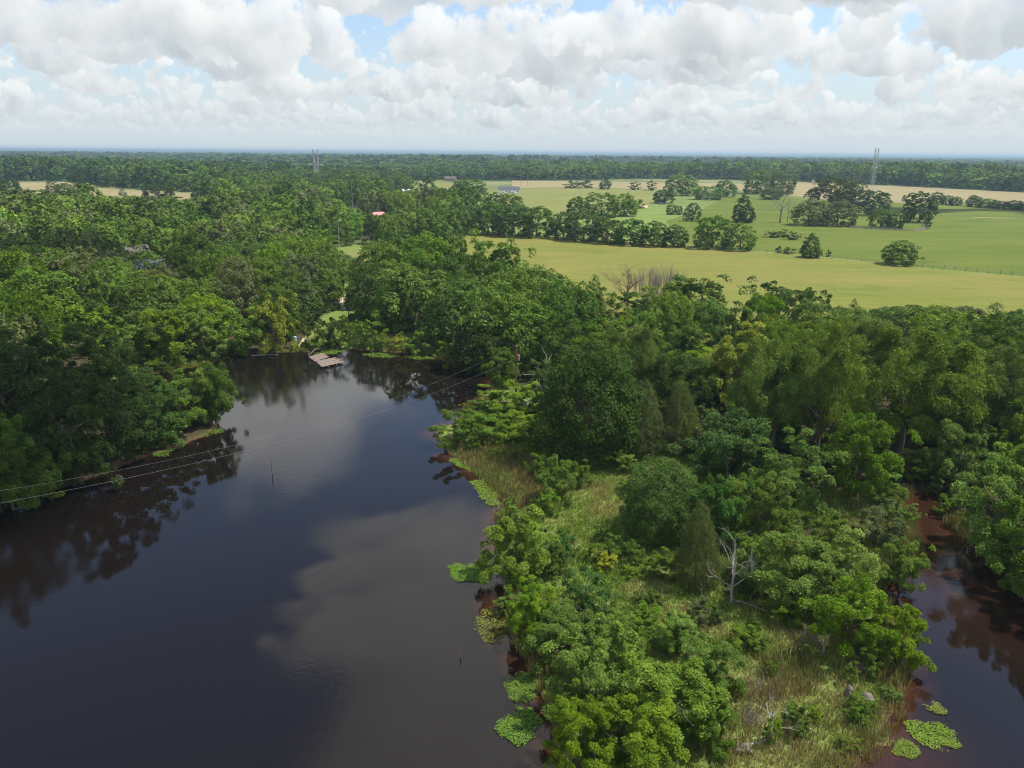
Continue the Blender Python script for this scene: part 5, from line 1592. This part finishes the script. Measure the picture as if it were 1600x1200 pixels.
# ------------------------------------------------------------------ lattice transmission towers
def lattice(mb, p0, p1, w0, w1, n, r, rb):
    """four-legged tapering lattice from p0 to p1"""
    lv = []
    for i in range(n + 1):
        t = i / n
        c = Vector(p0).lerp(Vector(p1), t); w = (w0 + (w1 - w0) * t) / 2
        lv.append([c + Vector((sx * w, sy * w, 0)) for sx, sy in ((-1, -1), (1, -1), (1, 1), (-1, 1))])
    for k in range(4):
        mb.tube([lv[i][k] for i in range(n + 1)], r, 4)
    for i in range(n):
        for k in range(4):
            a, b = lv[i], lv[i + 1]
            k2 = (k + 1) % 4
            mb.tube([a[k], b[k2]], rb, 4); mb.tube([a[k2], b[k]], rb, 4)
            mb.tube([b[k], b[k2]], rb, 4)
def tower(bx, by, ty, armrow, armpx, label, rz, bw, th):
    x, y = at(bx, by, .6)
    D = math.hypot(x, y)
    H_ = top_z(bx, ty, D) - .6
    ha = top_z(bx, armrow, D) - .6
    root = empty('lattice_tower', (x, y, .6), rz)
    s = Vector((x, y, H_ / 2 - CAM_H)).dot(CF) / FPX
    aw = armpx * s / 2
    hs = ha * .62
    mb = MB(); lattice(mb, (0, 0, 0), (0, 0, hs), bw, bw * .55, 5, th, th * .42); mb.build('body', M_STEEL, root)
    for sgn in (-1, 1):
        mb = MB(); lattice(mb, (sgn * bw * .14, 0, hs), (sgn * bw * .26, 0, H_), bw * .22, bw * .08, 6, th * .8, th * .35); mb.build('mast', M_STEEL, root)
    mb = MB()
    for z in (ha, ha + .9):
        for yy in (-.5, .5):
            mb.tube([(-aw, yy * .3, ha + .45), (-aw * .5, yy, z), (0, yy, z), (aw * .5, yy, z), (aw, yy * .3, ha + .45)], th * .6, 4)
    mb.build('crossarm', M_STEEL, root)
    pts = []
    for sx in (-1, 0, 1):
        MB().tube([(sx * aw, 0, ha + .3), (sx * aw, 0, ha - .6), (sx * aw, 0, ha - 1.4)], [.05, .11, .05], 8).build('insulator', M_CERAMIC, root)
        p = Matrix.Rotation(rz, 3, 'Z') @ Vector((sx * aw, 0, ha - 1.4)) + Vector((x, y, .6))
        pts.append(p)
    tag(root, label, 'transmission tower', 'lattice towers of the power line')
    return pts
tw1 = tower(496, 291, 233, 258, 22, 'grey lattice tower with twin peaks rising from the wood, the left tower', .35, 9.5, .34)
tw2 = tower(1357, 332, 231, 262, 15, 'grey lattice mast with twin peaks in the green pasture, the right tower', .5, 5.6, .075)
for k in range(3):
    w = ['nearest', 'middle', 'farthest'][k]
    span('transmission_wire', tw1[k], tw2[k], 9, .035, f'{w} conductor strung between the left and right lattice towers')
    span('transmission_wire', tw1[k], Vector((-900 + 25 * k, tw1[k].y + 320, 27)), 5, .05, f'{w} conductor running from the left tower out of the photo at left')

# ------------------------------------------------------------------ houses, sheds, vehicles
def house(name, bx, by, L, Wd, hw, hr, rz, roofmat, wallmat, label, hip=False, chim=False, cat='house', porch=False):
    x, y = at(bx, by, .6)
    root = empty(name, (x, y, gz(x, y)), rz)
    w = MB(); w.box((0, 0, hw / 2), (L, Wd, hw))
    e = .35
    if not hip:
        for sx in (-1, 1):
            X = sx * (L / 2 - .02)
            b = len(w.v)
            w.v += [(X, -Wd / 2, hw), (X, Wd / 2, hw), (X, 0, hw + hr - .1)]
            w.f.append((b, b + 1, b + 2) if sx > 0 else (b + 2, b + 1, b))
    w.build('wall', wallmat, root)
    rf = MB()
    a, c = L / 2 + e, Wd / 2 + e
    top = L / 2 - Wd * .35 if hip else a
    rz0 = hw - .1
    lo = [(-a, -c), (a, -c), (a, c), (-a, c)]
    for dz_ in (0, .14):
        rf.v += [(p_[0], p_[1], rz0 + dz_) for p_ in lo] + [(-top, 0, hw + hr + dz_), (top, 0, hw + hr + dz_)]
    rf.f += [(6, 7, 11, 10), (8, 9, 10, 11), (7, 8, 11), (9, 6, 10), (1, 0, 4, 5), (3, 2, 5, 4), (2, 1, 5), (0, 3, 4)]
    rf.f += [(0, 1, 7, 6), (1, 2, 8, 7), (2, 3, 9, 8), (3, 0, 6, 9)]
    r = rf.build('roof', roofmat, root)
    if chim:
        MB().box((L * .2, .6, hw + hr + .1), (.6, .6, 1.3)).build('chimney', M_BRICK, r)
    d = MB().box((.2, -Wd / 2 - .04, 1.02), (.95, .09, 2.04)).build('door', M_POLE, root)
    MB().box((.55, -Wd / 2 - .11, 1.0), (.06, .06, .06)).build('handle', M_STEEL, d)
    for X in (-L * .34, -L * .14, L * .26, L * .4):
        f = MB().box((X, -Wd / 2 - .03, 1.5), (1.25, .08, 1.25)).build('window', M_WHITE, root)
        MB().box((X, -Wd / 2 - .06, 1.5), (1.05, .07, 1.05)).build('pane', M_GLASS, f)
    return tag(root, label, cat)
house('house', 592, 351, 11, 8.5, 2.8, 3.4, .5, M_REDROOF, M_WHITE, 'house with a faded red hipped metal roof half hidden in the wood', True)
house('house', 238, 432, 9, 7, 2.7, 2.2, .25, M_GREYROOF, M_WHITE, 'white house with a dark grey roof among the trees of the left wood', False, True)
house('house', 212, 408, 8, 7, 2.7, 2.4, .8, M_TANROOF, M_WHITE, 'house with a weathered brownish roof just behind the grey-roofed one')
house('shed', 637, 304, 9, 6, 2.8, 1.6, .2, M_WHITE, M_WHITE, 'white metal-roofed shed at the edge of the small clearing', cat='shed')
house('farmhouse', 795, 301, 19, 9, 2.8, 2.6, .05, M_GREYROOF, M_WHITE, 'long low farmhouse with a dark grey roof beyond the hedgerow', False, True)
house('barn', 478, 279, 15, 10, 3.4, 2.6, .1, M_WHITE, M_WHITE, 'white-roofed barn showing left of the left lattice tower', cat='barn')
house('barn', 604, 282.5, 13, 9, 3.4, 2.2, .2, M_WHITE, M_BRICK, 'pinkish barn with a white roof at the edge of the far wood', cat='barn')
house('shed', 704, 283, 14, 9, 3.4, 2.2, -.1, M_TANROOF, M_BRICK, 'brown-roofed shed left of the round tree clump by the farmhouse', cat='shed')
house('barn', 1274, 286, 8, 5, 2.6, 1.2, .2, M_WHITE, M_WHITE, 'white barn at the edge of the tan hay field', cat='barn')
house('shed', 303, 437, 4, 3, 2.3, 1.0, .3, M_WHITE, M_WHITE, 'tiny white shed glimpsed between crowns right of the grey-roofed house', cat='shed')
def vehicle(name, bx, by, L, Wd, H_, rz, paint, label, cat, pickup=False):
    x, y = at(bx, by, .6)
    root = empty(name, (x, y, gz(x, y) + .02), rz)
    bm = bmesh.new()
    prof = [(-L / 2, .35), (-L / 2, .95), (-L * .46, 1.02)]
    if pickup: prof += [(-L * .05, 1.05), (-L * .03, H_), (L * .17, H_), (L * .27, 1.08)]
    else: prof += [(-L * .40, H_), (L * .12, H_), (L * .24, 1.05)]
    prof += [(L * .47, .92), (L / 2, .75), (L / 2, .35)]
    vs = []
    for yy, k in ((-Wd / 2, 1), (Wd / 2, 1)):
        vs.append([bm.verts.new((px_, yy * (.86 if z > 1.2 else 1), z)) for px_, z in prof])
    n = len(prof)
    bm.faces.new(vs[0]); bm.faces.new(vs[1][::-1])
    for i in range(n):
        bm.faces.new((vs[0][(i + 1) % n], vs[0][i], vs[1][i], vs[1][(i + 1) % n]))
    bmesh.ops.recalc_face_normals(bm, faces=bm.faces[:])
    bmesh.ops.bevel(bm, geom=bm.edges[:], offset=.06, segments=2, affect='EDGES')
    me = bpy.data.meshes.new('body'); bm.to_mesh(me); bm.free()
    obj_from('body', me, paint, root)
    g = MB()
    x0, x1 = (0.0, L * .16) if pickup else (-L * .36, L * .12)
    for s in (-1, 1):
        g.box(((x0 + x1) / 2, s * (Wd / 2 * .93), (1.1 + H_) / 2), (x1 - x0, .10, (H_ - 1.1) * .7))
    g.build('window', M_GLASS, root)
    for sx in (-.31, .31):
        for sy in (-1, 1):
            wv = MB().tube([(sx * L, sy * (Wd / 2 - .22), .34), (sx * L, sy * (Wd / 2 + .01), .34)], .34, 16).build('wheel', M_TYRE, root)
            MB().tube([(sx * L, sy * (Wd / 2 - .05), .34), (sx * L, sy * (Wd / 2 + .03), .34)], .2, 12).build('rim', M_STEEL, wv)
    return tag(root, label, cat)
vehicle('pickup_truck', 96, 287, 5.6, 2.0, 1.85, .4, M_WHITE, 'white pickup truck parked in the tan field at the left', 'truck', True)
vehicle('parked_car', 1034, 319.5, 4.6, 1.8, 1.5, .2, M_CAR_BLUE, 'blue car on the farm drive beyond the hedgerow', 'car')
vehicle('van', 787, 303, 5.2, 2.0, 2.1, .1, M_WHITE, 'white van parked in front of the long farmhouse, left one', 'van')
vehicle('van', 803, 303, 5.2, 2.0, 2.1, -.1, M_WHITE, 'white van parked in front of the long farmhouse, right one', 'van')

# ------------------------------------------------------------------ fences
def fence_line(pxs, step, h, label, rails, pw=.12, name='wire_fence', rail_r=.012, boards=False):
    P = [Vector((*at(x, y, .6), .6)) for x, y in pxs]
    root = empty(name, P[0])
    rng = random.Random(5)
    posts_ = []
    for i in range(len(P) - 1):
        n = max(1, round((P[i + 1] - P[i]).length / step))
        posts_ += [P[i].lerp(P[i + 1], k / n) for k in range(n)]
    posts_.append(P[-1])
    posts_ = posts_[:100]
    for p_ in posts_:
        q_ = p_ - P[0]
        hh = h * rng.uniform(.85, 1.15)
        MB().tube([q_ + Vector((0, 0, -.3)), q_ + Vector((rng.uniform(-.05, .05), rng.uniform(-.05, .05), hh))], pw, 6).build('post', M_FENCE, root)
    mb = MB()
    for r in range(rails):
        z = h * (.3 + .62 * r / max(1, rails - 1))
        for i in range(len(posts_) - 1):
            a, b = posts_[i] - P[0], posts_[i + 1] - P[0]
            if boards:
                c = (a + b) / 2; d = b - a
                mb.box((c.x, c.y - .1, z), (d.length, .05, .19), math.atan2(d.y, d.x))
            else:
                mb.tube([a + Vector((0, 0, z)), b + Vector((0, 0, z))], rail_r, 4)
    mb.build('board_rails' if boards else 'wires', M_FENCE if boards else M_WIRE, root)
    return tag(root, label, 'fence')
fence_line([(1425, 416.5), (1600, 432.5), (1680, 440)], 3.1, 1.35, 'wire fence on dark posts along the hay field, right of the round olive tree', 4, .11)
fence_line([(1180, 393), (1300, 404), (1395, 414)], 5.0, 1.2, 'thin wire fence along the field edge from the hedgerow to the round olive tree', 4, .06)
fence_line([(1328, 356), (1345, 358), (1372, 359.5), (1400, 361)], 3.0, 1.5, 'grey board corral fence under the small pasture trees', 4, .11, 'corral_fence', boards=True)
fence_line([(1400, 361), (1428, 362), (1452, 358), (1440, 352)], 3.5, 1.3, 'low corral fence running right under the dark tall tree', 3, .09, 'corral_fence', boards=True)

# ------------------------------------------------------------------ clouds added overhead, out of view, to throw shade on the land
cm, N, out = new_mat('shade_cloud_vapour')
d_ = N.n('ShaderNodeBsdfDiffuse'); d_.inputs[0].default_value = rgb(.9, .9, .9)
t_ = N.n('ShaderNodeBsdfTranslucent'); t_.inputs[0].default_value = rgb(.9, .9, .9)
ms = N.n('ShaderNodeMixShader'); ms.inputs[0].default_value = .6
N.put(ms.inputs[1], d_.outputs[0]); N.put(ms.inputs[2], t_.outputs[0]); N.put(out.inputs[0], ms.outputs[0])
def shade_cloud(tx, ty, rx, ry, seed, label, alt=900):
    """a small unseen cumulus, placed so that its shadow falls round the ground point (tx, ty)"""
    rng = np.random.default_rng(seed)
    o = Vector((tx, ty, 8)) + SUN_DIR * (alt / SUN_DIR.z)
    bm = bmesh.new()
    for k in range(16):
        a, q_ = rng.uniform(0, 6.28), math.sqrt(rng.random())
        r = rng.uniform(.26, .42) * min(rx, ry) * (1.15 - .5 * q_)
        geo = bmesh.ops.create_icosphere(bm, subdivisions=4, radius=r)
        c = Vector((rx * .72 * q_ * math.cos(a), ry * .72 * q_ * math.sin(a), r * .5))
        for v in geo['verts']:
            dn = v.co.normalized()
            f = 1 + .16 * math.sin(dn.x * 5 + k) * math.sin(dn.y * 6 + 2 * k) + .10 * math.sin(dn.z * 11 + dn.x * 9 + k)
            v.co = v.co * f + c
            if v.co.z < 0: v.co.z *= .25
    me = bpy.data.meshes.new('shade_cloud'); bm.to_mesh(me); bm.free()
    me.polygons.foreach_set('use_smooth', [True] * len(me.polygons))
    ob = obj_from('shade_cloud', me, cm)
    ob.location = o
    return tag(ob, kind='structure')
x, y = at(120, 640, 8); shade_cloud(x - 14, y - 2, 36, 24, 3, '')
x, y = at(150, 385, 10); shade_cloud(x, y, 44, 26, 5, '')
x, y = at(1500, 331, 0); shade_cloud(x + 20, y, 130, 40, 8, '')

# ------------------------------------------------------------------ haze: one box of thin air round the camera and the land
zt = 47.0
hv = MB().box((0, 32000, zt / 2 - 1.6), (150000, 90000, zt + 3.2))
hz_ = bpy.data.materials.new('air'); hz_.use_nodes = True
hz_.node_tree.nodes.clear()
N = NT(hz_.node_tree)
o_ = N.n('ShaderNodeOutputMaterial')
pv = N.n('ShaderNodeVolumePrincipled')
pv.inputs['Color'].default_value = rgb(.42, .58, .72)
pv.inputs['Density'].default_value = 1.45e-4
pv.inputs['Anisotropy'].default_value = .2
N.put(o_.inputs['Volume'], pv.outputs[0])
if True:
    hb = hv.build('haze', hz_)
    tag(hb, 'thin bluish haze over the land', None, None, 'stuff')
print('objects', len(bpy.data.objects))
